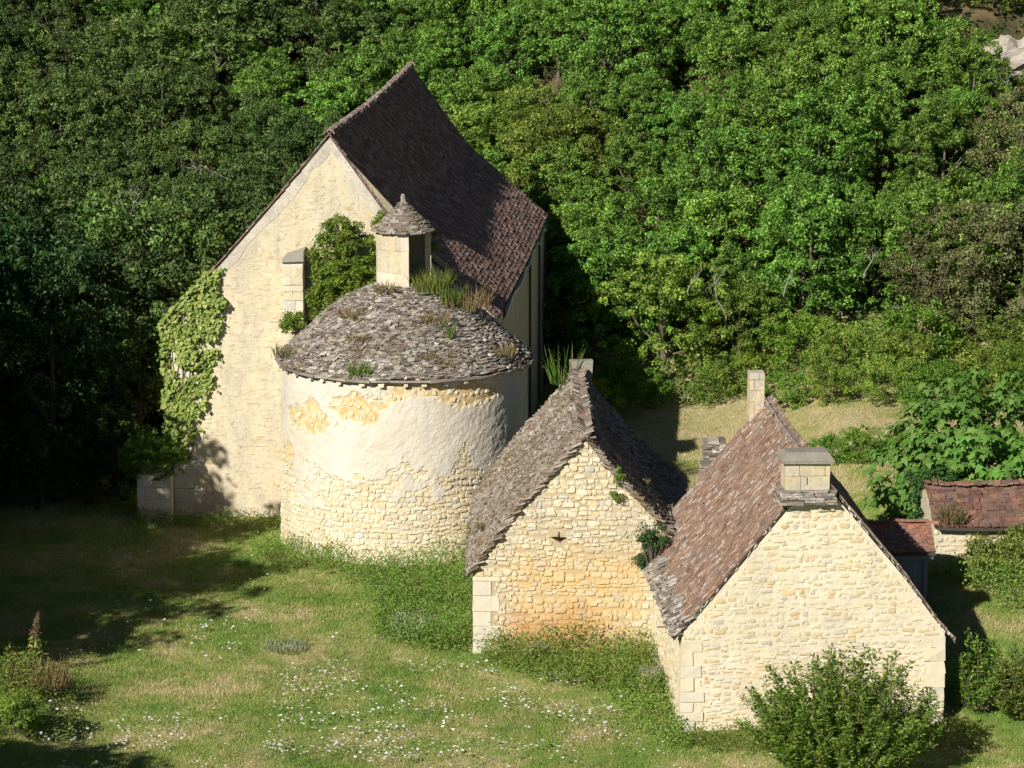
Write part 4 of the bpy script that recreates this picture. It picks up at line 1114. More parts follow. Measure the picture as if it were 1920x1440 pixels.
for (nm, lab, x, y, s_, pr) in [
    ('field_edge_bush', 'light green bramble bush at the foot of the yellowish tree', 8.0, 120.6, 0.85, YBUSH[0]),
    ('field_edge_bush', 'green bush just left of the rear chimney', 9.6, 120.9, 0.75, BUSHES[0]),
    ('field_edge_bush', 'dense bramble bush right of the dead grey bush', 13.2, 118.4, 1.05, YBUSH[1]),
    ('field_edge_bush', 'yellow green bramble bush at the dry field edge left of the fig tree', 15.2, 117.6, 1.1, YBUSH[0]),
    ('field_edge_bush', 'tall green bush behind the bramble left of the fig tree', 15.8, 120.2, 1.35, BUSHES[1]),
    ('field_edge_bush', 'green bush behind the dead grey bush', 11.6, 121.2, 1.1, BUSHES[2]),
    ('field_edge_bush', 'low bramble bush at the back of the dry field', 10.6, 115.6, 0.7, BUSHES[2]),
    ('field_edge_bush', 'shaggy light green bush in the row behind the dry field', 12.2, 114.6, 0.8, YBUSH[0]),
    ('field_edge_bush', 'bramble bush at the right end of the dry field', 14.2, 113.6, 0.85, YBUSH[1]),
    ('field_edge_bush', 'green bramble bush just left of the fig tree crown', 15.9, 112.6, 0.95, BUSHES[0]),
    ('field_edge_bush', 'pale green bush showing above the fig tree', 17.6, 113.2, 1.1, YBUSH[0]),
    ('field_edge_bush', 'green bush above the fig tree at right edge', 19.4, 113.8, 1.2, BUSHES[1]),
    ('field_edge_bush', 'leafy bush deep in shade at the chapel end', 4.6, 119.8, 1.0, BUSHES[1]),
    ('field_edge_bush', 'low bush behind the stone slab roof in shade', 2.9, 116.5, 0.9, BUSHES[2]),
    ('field_edge_bush', 'green hedge bush right behind the square chimney', 11.2, 105.2, 0.55, BUSHES[0]),
    ('field_edge_bush', 'second hedge bush between square chimney and fig tree', 12.3, 104.6, 0.6, BUSHES[2]),
    ('field_edge_bush', 'low green weeds bush at base of the grey stone pillar', 7.9, 101.5, 0.45, YBUSH[1]),
    ('field_edge_bush', 'shaggy bush under the large holm oak at right', 19.6, 118.6, 1.2, YBUSH[1]),
    ('field_edge_bush', 'green bush at far right edge under the holm oak', 21.6, 118.4, 1.3, BUSHES[0]),
    ('wall_bush', 'rounded dark green bush on the low wall stub left of the chapel', -12.25, 102.0, 0.72, BUSHES[1]),
    ('meadow_bush', 'dark bush in the lower left corner of the meadow', -12.9, 76.4, 0.6, YBUSH[0])]:
    b = tr_(nm, lab, x, y, s_, pr, 1.0, 'bush')
    if nm == 'wall_bush': b.location.z = 1.25; b.scale.z = 0.8

# bare dead trees and grey twigs showing through the leaves
def bare_tree(name, label, x, y, z, h, spread=0.5, depth=4, r0=0.05, kids=(2, 3)):
    t = thing(name, label, 'dead tree', (x, y, z))
    main = Acc(); tw = Acc()
    def grow(p, d, ln, r, k):
        pts = [p]; dd = d.copy(); n = 3
        for q in range(n):
            dd = dd + rng.normal(0, 0.16, 3); dd /= np.linalg.norm(dd); pts.append(pts[-1] + dd * ln / n)
        (main if k == depth else tw).add(*tube(pts, np.linspace(r, r * 0.55, n + 1) * 0.42, 4))
        if k > 0:
            for _ in range(rng.integers(kids[0], kids[1] + 1)):
                nd = dd + rng.normal(0, spread, 3) + [0, 0, 0.12]; nd /= np.linalg.norm(nd)
                grow(pts[rng.integers(2, n + 1)], nd, ln * rng.uniform(0.55, 0.8), r * 0.55, k - 1)
    grow(np.array([x, y, z - 0.1]), np.array([rng.normal(0, .15), -0.15, 1.0]), h * 0.3, r0, depth)
    V, Fq, at = main.get(); part('trunk', V, Fq, M_PALEBARK, t)
    V, Fq, at = tw.get(); part('branches', V, Fq, M_PALEBARK, t)
for (lab, x, y, z, h, sp, dp, r) in [
    ('tall pale dead trunk standing above the yellowish tree', 8.55, 121.4, 3.2, 4.2, 0.35, 3, 0.06),
    ('short white dead snag left of the tall dead trunk', 7.0, 120.8, 4.6, 1.8, 0.3, 2, 0.06),
    ('forked white dead branches high above the rear chimney', 10.9, 121.6, 4.4, 2.2, 0.6, 3, 0.055),
    ('bent pale dead branch above the right end of the cottage', 14.2, 122.6, 4.8, 2.4, 0.7, 3, 0.06),
    ('tangled grey dead bush behind the tiled roof ridge', 11.2, 119.2, 0.3, 3.0, 0.65, 5, 0.05),
    ('smaller grey dead bush beside the tangled one', 12.4, 119.0, 0.2, 2.6, 0.6, 4, 0.05),
    ('white dead branches near the top left of the wood', -13.6, 133.5, 7.5, 2.6, 0.7, 4, 0.06),
    ('pale dead twigs against the dark wood at left', -14.8, 117.5, 8.0, 2.4, 0.7, 4, 0.05),
    ('thin pale dead stem on the slope right of the chapel ridge', 0.2, 131.5, 6.2, 3.2, 0.3, 2, 0.05),
    ('pale dead snag on the slope at far right', 18.6, 128.5, 7.2, 2.2, 0.3, 2, 0.06)]:
    bare_tree('dead_tree', lab, x, y, z, h, sp, dp, r)

# pale limestone outcrops in the clearing, top right
def boulder(name, label, x, y, sx, sy, sz, seed):
    n, m = 44, 26
    th = np.linspace(0, 2 * math.pi, n, endpoint=False); ph = np.linspace(0.02, math.pi - 0.02, m)
    T, Q = np.meshgrid(th, ph); d = np.stack([np.cos(T) * np.sin(Q), np.sin(T) * np.sin(Q), np.cos(Q)], -1)
    k = 0.35 + 1.3 * fbm(d + seed, 3.2, 5, seed)
    V = (d * k[..., None] * [sx, sy, sz]).reshape(-1, 3) + [x, y, float(height(x, y)) + sz * 0.15]
    i = np.arange(n * m).reshape(m, n); j = np.roll(i, -1, 1)
    o = part(name, V, [np.stack([i[1:], j[1:], j[:-1], i[:-1]], -1).reshape(-1, 4)], M_ROCK)
    tag(o, label, 'rock')
M_ROCK = m_stone('limestone_rock', [(0, (0.33, 0.32, 0.30)), (1, (0.42, 0.40, 0.375))], bump=1.0, grey=0.7, scale=3.5, var=0.9)
boulder('limestone_outcrop', 'largest white limestone outcrop at upper right edge', 23.4, 141.6, 2.0, 1.1, 1.3, 1)
boulder('limestone_outcrop', 'small pale rock left of the largest outcrop', 20.9, 141.0, 0.8, 0.7, 0.7, 2)
boulder('limestone_outcrop', 'low pale rock half hidden by scrub under the outcrop', 21.9, 139.6, 0.8, 0.6, 0.5, 3)
boulder('limestone_outcrop', 'narrow pale rock at top edge left of the clearing', 18.8, 148.0, 0.7, 0.6, 1.2, 4)
for (lab, x, y, s_) in [('low scrub bush below the white outcrop', 24.0, 138.6, 0.8), ('scrub bush left of the outcrop', 19.6, 140.2, 0.8), ('scrub bush between the pale rocks', 21.9, 142.4, 0.5), ('scrub bush above the white outcrop', 22.6, 145.2, 1.0)]:
    tr_('scrub_bush', lab, x, y, s_, BUSHES[rng.integers(3)], 1.0, 'bush')

# ================================================================== fig tree
rng = np.random.default_rng(106)
fig = thing('fig_tree', 'big fig tree with large lobed green leaves over the ruined outbuilding', 'tree', (14.9, 95.2, 1.4))
V, Fq, at = trunk_limbs(4.0, 0.12, 1.9, 2.6, 9)
part('trunk', V + [14.9, 95.2, 1.4], Fq, M_BARK, fig)
def lobed_leaf():
    a = np.array([-150, -125, -95, -70, -45, -28, 0, 28, 45, 70, 95, 125, 150]) * math.pi / 180
    r = np.array([.45, .62, .38, .85, .42, .55, 1.0, .55, .42, .85, .38, .62, .45])
    V = np.stack([r * np.cos(a), r * np.sin(a), -0.22 * r ** 2], 1); V = np.concatenate([[[0, 0, 0.02]], V, [[-0.3, 0, 0]]])
    n = len(a); F = [[0, i + 1, i + 2] for i in range(n - 1)]; F += [[0, n, n + 1], [0, n + 1, 1]]
    return V, np.array(F)
LV, LF = lobed_leaf()
cl = part('crown', *tube([(14.9, 95.2, 3.0), (14.6, 95.0, 4.6)], [0.05, 0.02], 5), M_PALEBARK, fig)
cs, rs = crown_shape(3.5, 2.2, 0, 470, 0.3, 0.75)
cs2, _ = crown_shape(1.3, 1.0, -1.2, 70, 0.3, 0.75); cs = np.concatenate([cs, cs2 + [-1.9, -1.2, 0]])
leafM = []
for c in cs:
    base = np.array([14.9, 95.2, 3.75]) + c * [1, 0.9, 1]
    base[2] -= 0.10 * max(0, -c[0]) ** 1.5 * 0.5
    out = c / (np.linalg.norm(c) + 1e-6)
    k = rng.integers(7, 11)
    for j in range(k):                                   # whorl of drooping leaves round a twig end
        th = 6.28 * j / k + rng.uniform(-.3, .3); tilt = rng.uniform(0.35, 1.3)
        tdir = np.array([math.cos(th), math.sin(th), -tilt]) + out * [0.3, 0.3, 0]; tdir /= np.linalg.norm(tdir)
        nrm = np.array([math.cos(th), math.sin(th), 0]) * 0.6 + out * [0.6, 0.6, 0.3] + np.array([0, 0, 0.6]) + rng.normal(0, 0.2, 3)
        nrm -= (nrm @ tdir) * tdir; nrm /= np.linalg.norm(nrm)
        s_ = rng.uniform(0.15, 0.27); p = base + tdir * s_ * 1.2 + np.array([0, 0, rng.uniform(-.25, .12)])
        leafM.append((p, tdir, np.cross(nrm, tdir), nrm, s_))
leafM.sort(key=lambda q: q[0][1])
lme = make_mesh('leaf', LV, LF); lme.materials.append(M_FIG)
vis = [q for q in leafM if q[0][0] < 16.8]
for q in vis[:300]:
    o = bpy.data.objects.new('leaf', lme); COL.objects.link(o); o.parent = cl
    M = Matrix.Identity(4)
    for r_ in range(3):
        M[r_][0] = q[1][r_] * q[4]; M[r_][1] = q[2][r_] * q[4]; M[r_][2] = q[3][r_] * q[4]; M[r_][3] = q[0][r_] - WL[cl.name][r_]
    o.matrix_basis = M
rest = vis[300:] + [q for q in leafM if q[0][0] >= 16.8]
A = np.array([[q[1], q[2], q[3]] for q in rest]); S_ = np.array([q[4] for q in rest]); O_ = np.array([q[0] for q in rest])
V = (LV[None] @ A) * S_[:, None, None] + O_[:, None]
V, Fq = join(V, [LF]); part('leaves', V, Fq, M_FIG, cl, kind='stuff')

# ================================================================== ivy, shrubs, weeds
rng = np.random.default_rng(107)
def ivy_region():
    pts = []
    while len(pts) < 2500:
        z = rng.uniform(1.9, 8.9); rb = np.interp(z, [1.9, 2.4, 4.2, 6.0, 7.3, 8.5, 8.9], [0.25, 0.55, 1.15, 1.55, 1.72, 1.8, 1.7]) + 0.12 * math.sin(z * 7) + rng.normal(0, 0.05)
        s = rng.uniform(-0.4, 2.0)
        top = prof_at(PLC, max(RSC - s, 0)) + 0.18
        if s < rb and z < top and s > -0.38 + 0.25 * smooth01(3.2, 2.0, z): 
            if vnoise(np.array([[s * 2.2, z * 2.2, 1.0]]))[0] > 0.24: pts.append((s, z))
    return np.array(pts)
pv = ivy_region(); N = len(pv)
ivy = thing('ivy', 'yellow green ivy climbing the left edge of the chapel gable', 'ivy', FC.P(0.3, -0.2, 1.9))
depth = rng.uniform(0.03, 0.28, N) * (0.2 + 1.5 * vnoise(np.stack([pv[:, 0] * 1.5, pv[:, 1] * 1.5, 0 * pv[:, 0]], 1)))
p = FC.P(pv[:, 0], -depth, pv[:, 1])
nrm = -FC.a + np.array([0, 0, 0.75]) + rng.normal(0, 0.33, (N, 3)); td = np.array([0, 0, -1.0]) + rng.normal(0, 0.3, (N, 3))
part('leaves', *leaf_quads(p, nrm, td, rng.uniform(0.10, 0.25, N), rng.uniform(0.09, 0.2, N), 0.1), M_IVY, ivy, kind='stuff')
n3 = 900; k3 = rng.integers(0, N, n3); p3 = FC.P(pv[k3, 0] + rng.normal(0.02, 0.13, n3), -rng.uniform(0.02, 0.16, n3), pv[k3, 1] + rng.normal(-0.05, 0.13, n3))
part('inner_leaves', *leaf_quads(p3, -FC.a + np.array([0, 0, 0.6]) + rng.normal(0, 0.5, (n3, 3)), np.array([0, 0, -1.0]) + rng.normal(0, 0.5, (n3, 3)), rng.uniform(0.08, 0.18, n3), rng.uniform(0.06, 0.14, n3)), M_SHRUB, ivy, kind='stuff')  # darker leaf colour put in to imitate shade deep in the ivy
n2 = 500; zl = rng.uniform(2.2, 6.6, n2); p = FC.P(-rng.uniform(0.03, 0.3, n2), rng.uniform(-0.1, 1.4, n2), zl)
part('side_leaves', *leaf_quads(p, -FC.e + rng.normal(0, .4, (n2, 3)) + [0, -0.3, 0.5], np.array([0, 0, -1.]) + rng.normal(0, .3, (n2, 3)), 0.18, 0.15), M_IVY, ivy, kind='stuff')
acc = Acc()
for k in range(7):
    s0 = rng.uniform(-0.2, 0.5); zs_ = np.linspace(1.9, rng.uniform(5, 8), 9)
    acc.add(*tube(FC.P(s0 + np.cumsum(rng.normal(0.03, 0.08, 9)), -0.05, zs_), np.linspace(0.03, 0.008, 9), 5))
V, Fq, at = acc.get(); part('stems', V, Fq, M_BARK, ivy)

def shoot_shrub(name, label, cx, cy, cz, rx, ry, h, nsh, lps, L, W, mat, lean=0.5, bare=0.0):
    t = thing(name, label, 'shrub', (cx, cy, cz)); st_ = Acc(); ps, ns, ts = [], [], []
    for i in range(nsh):
        th = rng.uniform(0, 6.28); q = math.sqrt(rng.random())
        bx, by = math.cos(th) * rx * 0.25 * q, math.sin(th) * ry * 0.25 * q
        tx, ty = math.cos(th) * rx * q, math.sin(th) * ry * q
        hh = h * (1 - 0.5 * q ** 2.2) * rng.uniform(0.5, 1.16)
        k = np.linspace(0, 1, 6)[:, None]
        pts = np.array([bx, by, 0]) * (1 - k) + np.array([tx, ty, hh]) * k + np.array([tx - bx, ty - by, 0]) * (np.sqrt(k) - k) * 0.5 + rng.normal(0, 0.03, (6, 3)) * k
        pts += [cx, cy, cz]; st_.add(*tube(pts, np.linspace(0.016, 0.004, 6), 3))
        f = rng.uniform(bare, 1.0, lps) ** 0.8; j = np.minimum((f * 5).astype(int), 4); fr = (f * 5 - j)[:, None]
        p_ = pts[j] * (1 - fr) + pts[j + 1] * fr; d = rdir(lps) * [1, 1, 0.5] + [0, 0, 0.45]; d /= np.linalg.norm(d, axis=1, keepdims=True)
        sp = (0.03 + 0.16 * (1 - f)[:, None] * rng.random((lps, 1)))
        ps.append(p_ + d * (sp + L * 0.5)); ts.append(d); ns.append(np.cross(d, rdir(lps)) + [0, 0, 0.5])
    p_ = np.concatenate(ps); N = len(p_)
    V, Fq, at = st_.get(); part('stems', V, Fq, M_BARK, t)
    part('leaves', *leaf_quads(p_, np.concatenate(ns), np.concatenate(ts), L * rng.uniform(.7, 1.3, N), W * rng.uniform(.7, 1.3, N)), mat, t, kind='stuff')
    return t
shoot_shrub('flowering_shrub', 'large bushy green shrub in front of the cottage gable', 8.35, 74.6, -0.05, 2.75, 1.6, 3.2, 290, 140, 0.13, 0.05, M_BUSH)
shoot_shrub('garden_shrub', 'thin dark green shrub right of the cottage corner', 12.6, 79.4, 0.1, 0.9, 0.8, 2.3, 38, 70, 0.13, 0.06, M_SHRUB, bare=0.2)
shoot_shrub('garden_shrub', 'yellow green shrub at right edge beside the cottage shadow', 13.7, 79.0, 0.1, 1.0, 0.9, 1.9, 60, 90, 0.13, 0.06, M_OAKY)

def cloud_shrub(name, label, blobs, rc, per, L, W, mat, cat='shrub', stems=True, up=0.3):
    """blobs: (x,y,z,rx,ry,rz,n)"""
    cs = []
    for (x, y, z, a, b, c_, n) in blobs:
        d = rdir(n) * (rng.random((n, 1)) ** 0.4) * [a, b, c_]; cs.append(d + [x, y, z])
    cs = np.concatenate(cs); base = np.array([blobs[0][0], blobs[0][1], min(b[2] - b[5] for b in blobs)])
    t = thing(name, label, cat, base)
    if stems:
        a_ = Acc()
        for c_ in cs[:: max(1, len(cs) // 12)]: a_.add(*tube([base, base * 0.4 + c_ * 0.6 + rng.normal(0, .05, 3), c_], [0.03, 0.018, 0.006], 4))
        V, Fq, at = a_.get(); part('stems', V, Fq, M_BARK, t)
    part('leaves', *clump_cloud(cs, rc * rng.uniform(0.6, 1.3, len(cs)), per, L, W, up), mat, t, kind='stuff')
cloud_shrub('roof_shrub', 'bushy shrub growing against the gable left of the tower lantern', [(-5.35, 100.5, 9.0, 1.3, 0.7, 1.3, 150), (-6.0, 100.3, 7.8, 0.75, 0.5, 1.4, 90), (-4.6, 100.6, 8.5, 0.7, 0.5, 0.7, 40), (-5.7, 100.3, 10.0, 0.7, 0.4, 0.6, 26), (-7.3, 100.2, 7.1, 0.45, 0.3, 0.35, 16), (-4.2, 101.0, 10.4, 0.4, 0.3, 0.35, 12)], 0.21, 85, 0.17, 0.045, M_SHRUB, up=0.1)
cloud_shrub('roof_sprig', 'small leafy sprig behind the right side of the lantern', [(-2.7, 100.9, 9.6, 0.25, 0.2, 0.5, 5)], 0.18, 50, 0.13, 0.06, M_SHRUB)
cloud_shrub('valley_shrub', 'green shrub hanging in the roof valley between barn and cottage', [(4.02, 84.95, 3.55, 0.38, 0.25, 0.32, 12), (3.82, 85.1, 2.85, 0.22, 0.2, 0.5, 10)], 0.2, 120, 0.075, 0.05, M_DARKLEAF)
cloud_shrub('gable_plant', 'small yellowish plant rooted high in the barn gable', [(3.03, 85.35, 5.25, 0.14, 0.1, 0.2, 6)], 0.13, 90, 0.06, 0.035, M_SHRUB)
cloud_shrub('gable_plant', 'tiny plant rooted just below another in the barn gable', [(2.98, 85.35, 4.68, 0.16, 0.1, 0.12, 5)], 0.12, 80, 0.06, 0.035, M_SHRUB)
cloud_shrub('gable_plant', 'sprout at the foot of the tower beside the barn roof', [(-1.1, 95.9, 1.0, 0.5, 0.2, 0.5, 9)], 0.2, 80, 0.09, 0.05, M_WEED)
cloud_shrub('bramble', 'bramble thicket in front of the ruined outbuilding', [(14.9, 87.6, 2.0, 1.5, 0.7, 0.8, 46), (15.6, 88.2, 2.4, 0.7, 0.5, 0.6, 20), (14.0, 88.5, 2.0, 0.6, 0.3, 0.7, 22), (15.0, 88.6, 2.5, 0.9, 0.25, 0.4, 18)], 0.32, 120, 0.11, 0.06, M_WEED)
cloud_shrub('bramble', 'dark climbing bramble between fig tree and pale broken gable', [(12.6, 91.4, 2.6, 0.5, 0.4, 1.2, 20), (12.9, 92.2, 3.6, 0.9, 0.4, 0.5, 14)], 0.25, 100, 0.10, 0.07, M_DARKLEAF)

def tuft(name, label, x, y, z, r, h, n, mat, L=0.05, cat='weeds', spread=0.5):
    N = n; th = rng.uniform(0, 6.28, N); q = np.sqrt(rng.random(N)) * r
    base = np.stack([x + q * np.cos(th), y + q * np.sin(th), np.full(N, z)], 1)
    d = np.stack([np.cos(th), np.sin(th), 0 * th], 1) * rng.uniform(0, spread, (N, 1)) + rng.normal(0, 0.15, (N, 3)) + [0, 0, 1]
    hh = h * rng.uniform(0.4, 1.05, N)[:, None]; d = d / np.linalg.norm(d, axis=1, keepdims=True)
    w = np.cross(d, rdir(N)); w = w / np.linalg.norm(w, axis=1, keepdims=True) * L * 0.28
    V = np.stack([base - w, base + w, base + d * hh * 0.6 + w * 0.7 - [0, 0, 0], base + d * hh + [0, 0, 0] + rng.normal(0, 0.03, (N, 3)), base + d * hh * 0.6 - w * 0.7], 1).reshape(-1, 3)
    Fq = np.arange(N * 5).reshape(N, 5)
    # leaflets on the blades
    k = rng.integers(0, N, N * 3); f = rng.uniform(0.25, 1, (N * 3, 1)); p_ = base[k] + d[k] * hh[k] * f
    LV_, LFq = leaf_quads(p_ + rng.normal(0, 0.02, p_.shape), rdir(N * 3) + [0, -0.2, 0.4], rdir(N * 3) + [0, 0, 0.5], L * rng.uniform(.6, 1.5, N * 3), L * 0.4)
    o = part(name, np.concatenate([V, LV_]), [Fq, LFq + len(V)], mat)
    return tag(o, label, cat)
def dome_z(r): return float(np.interp(r, pd[::-1, 0], pd[::-1, 1]))
def dome_tuft(lab, a, r, rad, h, n, mat, L=0.05):
    tuft('roof_weeds', lab, TC[0] + r * math.sin(a), TC[1] - r * math.cos(a), dome_z(r) - 0.02, rad * 1.35, h * 0.85, n, mat, L * 0.75)
dome_tuft('green tuft hanging over the front eave of the tower', -0.32, 4.05, 0.28, 0.55, 160, M_WEED)
dome_tuft('dry brownish tuft left of centre on the dome', -0.75, 2.4, 0.3, 0.5, 110, M_DRYWEED)
dome_tuft('greyish feathery weeds right of centre on the dome', 0.45, 2.5, 0.38, 0.55, 120, M_DRYWEED)
dome_tuft('single thin green stalk low right on the dome', 0.55, 3.1, 0.05, 0.9, 24, M_WEED)
dome_tuft('green weeds on dome below the lantern at its left', -0.45, 3.1, 0.3, 0.4, 80, M_DRYWEED)
dome_tuft('weeds at right edge of the dome near the eave', 1.0, 3.75, 0.4, 0.5, 150, M_DRYWEED)
dome_tuft('dry tuft at far left edge of the dome eave', -1.25, 3.95, 0.35, 0.5, 140, M_DRYWEED)
dome_tuft('reddish dry tuft low centre right on the dome', 0.25, 3.6, 0.2, 0.3, 60, M_DRYWEED)
dome_tuft('dry grass clump under the left of the lantern', -0.5, 1.15, 0.3, 0.55, 120, M_DRYWEED)
dome_tuft('tall green grass clump right of the lantern', 0.9, 1.15, 0.45, 1.0, 260, M_WEED, 0.06)
dome_tuft('feathery pale weeds on right shoulder of the dome', 1.15, 2.2, 0.6, 0.95, 260, M_DRYWEED, 0.05)
dome_tuft('green leafy weed on right shoulder of the dome', 0.95, 1.9, 0.25, 0.9, 100, M_WEED, 0.06)
tuft('ridge_weeds', 'tall green stems growing at the far end of the barn ridge', 1.6, 95.2, 6.0, 0.4, 1.35, 60, M_WEED, 0.05)
tuft('ridge_weeds', 'mossy green patch of weeds low on the left barn roof', -0.75, 87.8, 3.1, 0.3, 0.25, 100, M_DRYWEED, 0.04)
tuft('ridge_weeds', 'reddish dry tuft on the shaded barn roof slope', 3.9, 87.6, 4.5, 0.12, 0.25, 50, M_DRYWEED, 0.04)
tuft('dry_grass', 'dry grass tuft on roof edge of the ruined outbuilding', 13.1, 89.0, 3.05, 0.4, 0.6, 140, M_DRYWEED, 0.05)
tuft('grey_leaved_plant', 'grey green leafy plant at the barn gable foot', 0.75, 84.9, 0.0, 0.22, 0.6, 60, M_GREYWEED, 0.16, 'plant')
tuft('grey_leaved_plant', 'pale silvery weed clump in the weeds left of the barn', -2.9, 87.3, 0.0, 0.5, 0.75, 160, M_GREYWEED, 0.08, 'plant')
tuft('grey_leaved_plant', 'bluish green grass clump in the dry meadow', -6.6, 86.0, 0.0, 0.65, 0.24, 240, M_GREYWEED, 0.04, 'plant')
tuft('tall_grass', 'tall straw coloured grass at the left meadow edge', -13.0, 80.2, float(height(-13.0, 80.2)), 1.0, 0.7, 500, M_DRYWEED, 0.05, 'grass')
dk = thing('dock_plant', 'tall dock plant with reddish seed head at left meadow edge', 'plant', (-13.25, 82.2, float(height(-13.25, 82.2))))
zz0 = float(height(-13.25, 82.2))
part('stem', *tube([(-13.3, 82.2, zz0), (-13.2, 82.2, zz0 + 0.9), (-13.12, 82.2, zz0 + 1.5)], [0.03, 0.02, 0.01], 5), M_STALK, dk)
N = 500; f = rng.random(N); p = np.stack([-13.26 + 0.14 * f + rng.normal(0, 0.06, N) * (1.2 - f), 82.2 + rng.normal(0, 0.06, N) * (1.2 - f), zz0 + 0.85 + 0.7 * f], 1)
part('seed_head', *leaf_quads(p, rdir(N), rdir(N) + [0, 0, 1], 0.05, 0.03), M_SEED, dk)
N = 60; p = np.stack([-13.25 + rng.normal(0, 0.13, N), 82.2 + rng.normal(0, 0.13, N), zz0 + rng.uniform(0.05, 0.8, N)], 1)
part('leaves', *leaf_quads(p, rdir(N) + [0, 0, .6], rdir(N), 0.22, 0.07), M_WEED, dk)

# undergrowth: leafy weeds nobody could count
def weeds(name, poly, dens, h, L, W, mat, lps=9, edge=None, noise=0.0):
    poly = np.array(poly, float); lo, hi = poly.min(0), poly.max(0)
    n = int(dens * np.prod(hi - lo)); q = rng.uniform(lo, hi, (n, 2))
    ins = np.zeros(n, bool); j = len(poly) - 1
    for i in range(len(poly)):
        a, b = poly[i], poly[j]
        cond = ((a[1] > q[:, 1]) != (b[1] > q[:, 1])) & (q[:, 0] < (b[0] - a[0]) * (q[:, 1] - a[1]) / (b[1] - a[1] + 1e-12) + a[0]); ins ^= cond; j = i
    q = q[ins]; nz_ = fbm(np.stack([q[:, 0], q[:, 1], 0 * q[:, 0]], 1), 0.9, 3, 77)
    keep = rng.random(len(q)) < np.clip((nz_ - noise) * 5, 0, 1); q = q[keep]; nz_ = nz_[keep]
    hh = h * (0.45 + 1.0 * nz_) * rng.uniform(0.5, 1.1, len(q)); z0 = height(q[:, 0], q[:, 1])
    k = np.repeat(np.arange(len(q)), lps); f = rng.random(len(k)) ** 0.7
    p_ = np.stack([q[k, 0] + rng.normal(0, 0.06, len(k)), q[k, 1] + rng.normal(0, 0.06, len(k)), z0[k] + hh[k] * f + 0.02], 1)
    N = len(k)
    V, Fq = leaf_quads(p_, rdir(N) * 0.8 + [0, -0.15, 0.7], rdir(N) + [0, 0, 0.6], L * rng.uniform(.6, 1.4, N), W * rng.uniform(.6, 1.4, N))
    o = part(name, V, Fq, mat, kind='stuff'); return o
o = weeds('undergrowth', [(-6.4, 94.4), (-5.2, 93.2), (-4.3, 90.5), (-4.2, 87.2), (-2.6, 85.2), (-1.2, 85.3), (-1.2, 95.2), (-3.4, 94.6)], 70, 0.95, 0.10, 0.035, M_WEED, 9); tag(o, 'tall green weeds between the round tower and the barn', 'weeds')
o = weeds('undergrowth', [(-8.6, 96.2), (-7.2, 94.6), (-5.4, 94.6), (-5.4, 95.6), (-7.5, 97.6), (-8.2, 98.6)], 60, 0.7, 0.10, 0.035, M_WEED, 9, noise=0.1); tag(o, 'weeds round the left foot of the tower', 'weeds')
o = weeds('undergrowth', [(-1.0, 85.4), (-0.8, 84.2), (0.8, 82.6), (2.2, 81.2), (3.2, 80.6), (4.1, 80.0), (4.2, 85.4)], 75, 1.0, 0.10, 0.035, M_WEED, 10); tag(o, 'tall nettles and weeds along the barn gable foot', 'weeds')
o = weeds('undergrowth', [(2.6, 81.4), (3.0, 78.6), (3.9, 76.6), (4.6, 75.9), (4.5, 78.0), (4.2, 82)], 70, 0.65, 0.09, 0.035, M_WEED, 9); tag(o, 'weeds along the left wall of the cottage', 'weeds')
o = weeds('undergrowth', [(4.4, 77.8), (4.8, 76.3), (6.5, 76.0), (12.5, 76.6), (12.5, 78.2), (8, 77.9)], 55, 0.5, 0.09, 0.035, M_WEED, 8); tag(o, 'weeds along the foot of the cottage gable', 'weeds')
o = weeds('undergrowth', [(12.3, 88.2), (13.3, 86.8), (14.2, 84.8), (17, 83.6), (17, 88.8), (12.4, 88.8)], 55, 0.8, 0.10, 0.05, M_WEED, 9, noise=0.15); tag(o, 'rough weeds on the bank below the ruined outbuilding', 'weeds')
o = weeds('undergrowth', [(5.6, 121.6), (6.8, 119.3), (10, 119.0), (14.5, 116.4), (18, 115.6), (22, 118), (22, 123.5), (5.6, 124)], 22, 1.0, 0.14, 0.06, M_WEED, 9, noise=0.1); tag(o, 'rough vegetation along the far edge of the dry field', 'weeds')
o = weeds('undergrowth', [(-14.5, 77.6), (-12.6, 76), (-11.4, 76.4), (-11.6, 79), (-12.6, 81.5), (-14.6, 84)], 60, 0.6, 0.1, 0.035, M_WEED, 8, noise=0.15); tag(o, 'rough weeds at the left edge of the meadow', 'weeds')
o = weeds('undergrowth', [(-12.8, 101.4), (-12.8, 100.6), (-7.6, 100.2), (-7.6, 101.4)], 60, 0.5, 0.1, 0.035, M_WEED, 8); tag(o, 'shaded weeds along the chapel foot', 'weeds')
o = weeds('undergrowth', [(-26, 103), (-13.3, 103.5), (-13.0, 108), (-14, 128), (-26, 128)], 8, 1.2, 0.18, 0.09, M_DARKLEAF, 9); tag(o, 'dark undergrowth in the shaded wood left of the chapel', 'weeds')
o = weeds('undergrowth', [(-26, 129), (26, 121.5), (30, 150), (-30, 150)], 5, 1.0, 0.2, 0.1, M_DARKLEAF, 9); tag(o, 'undergrowth between the trunks on the wooded slope', 'weeds')

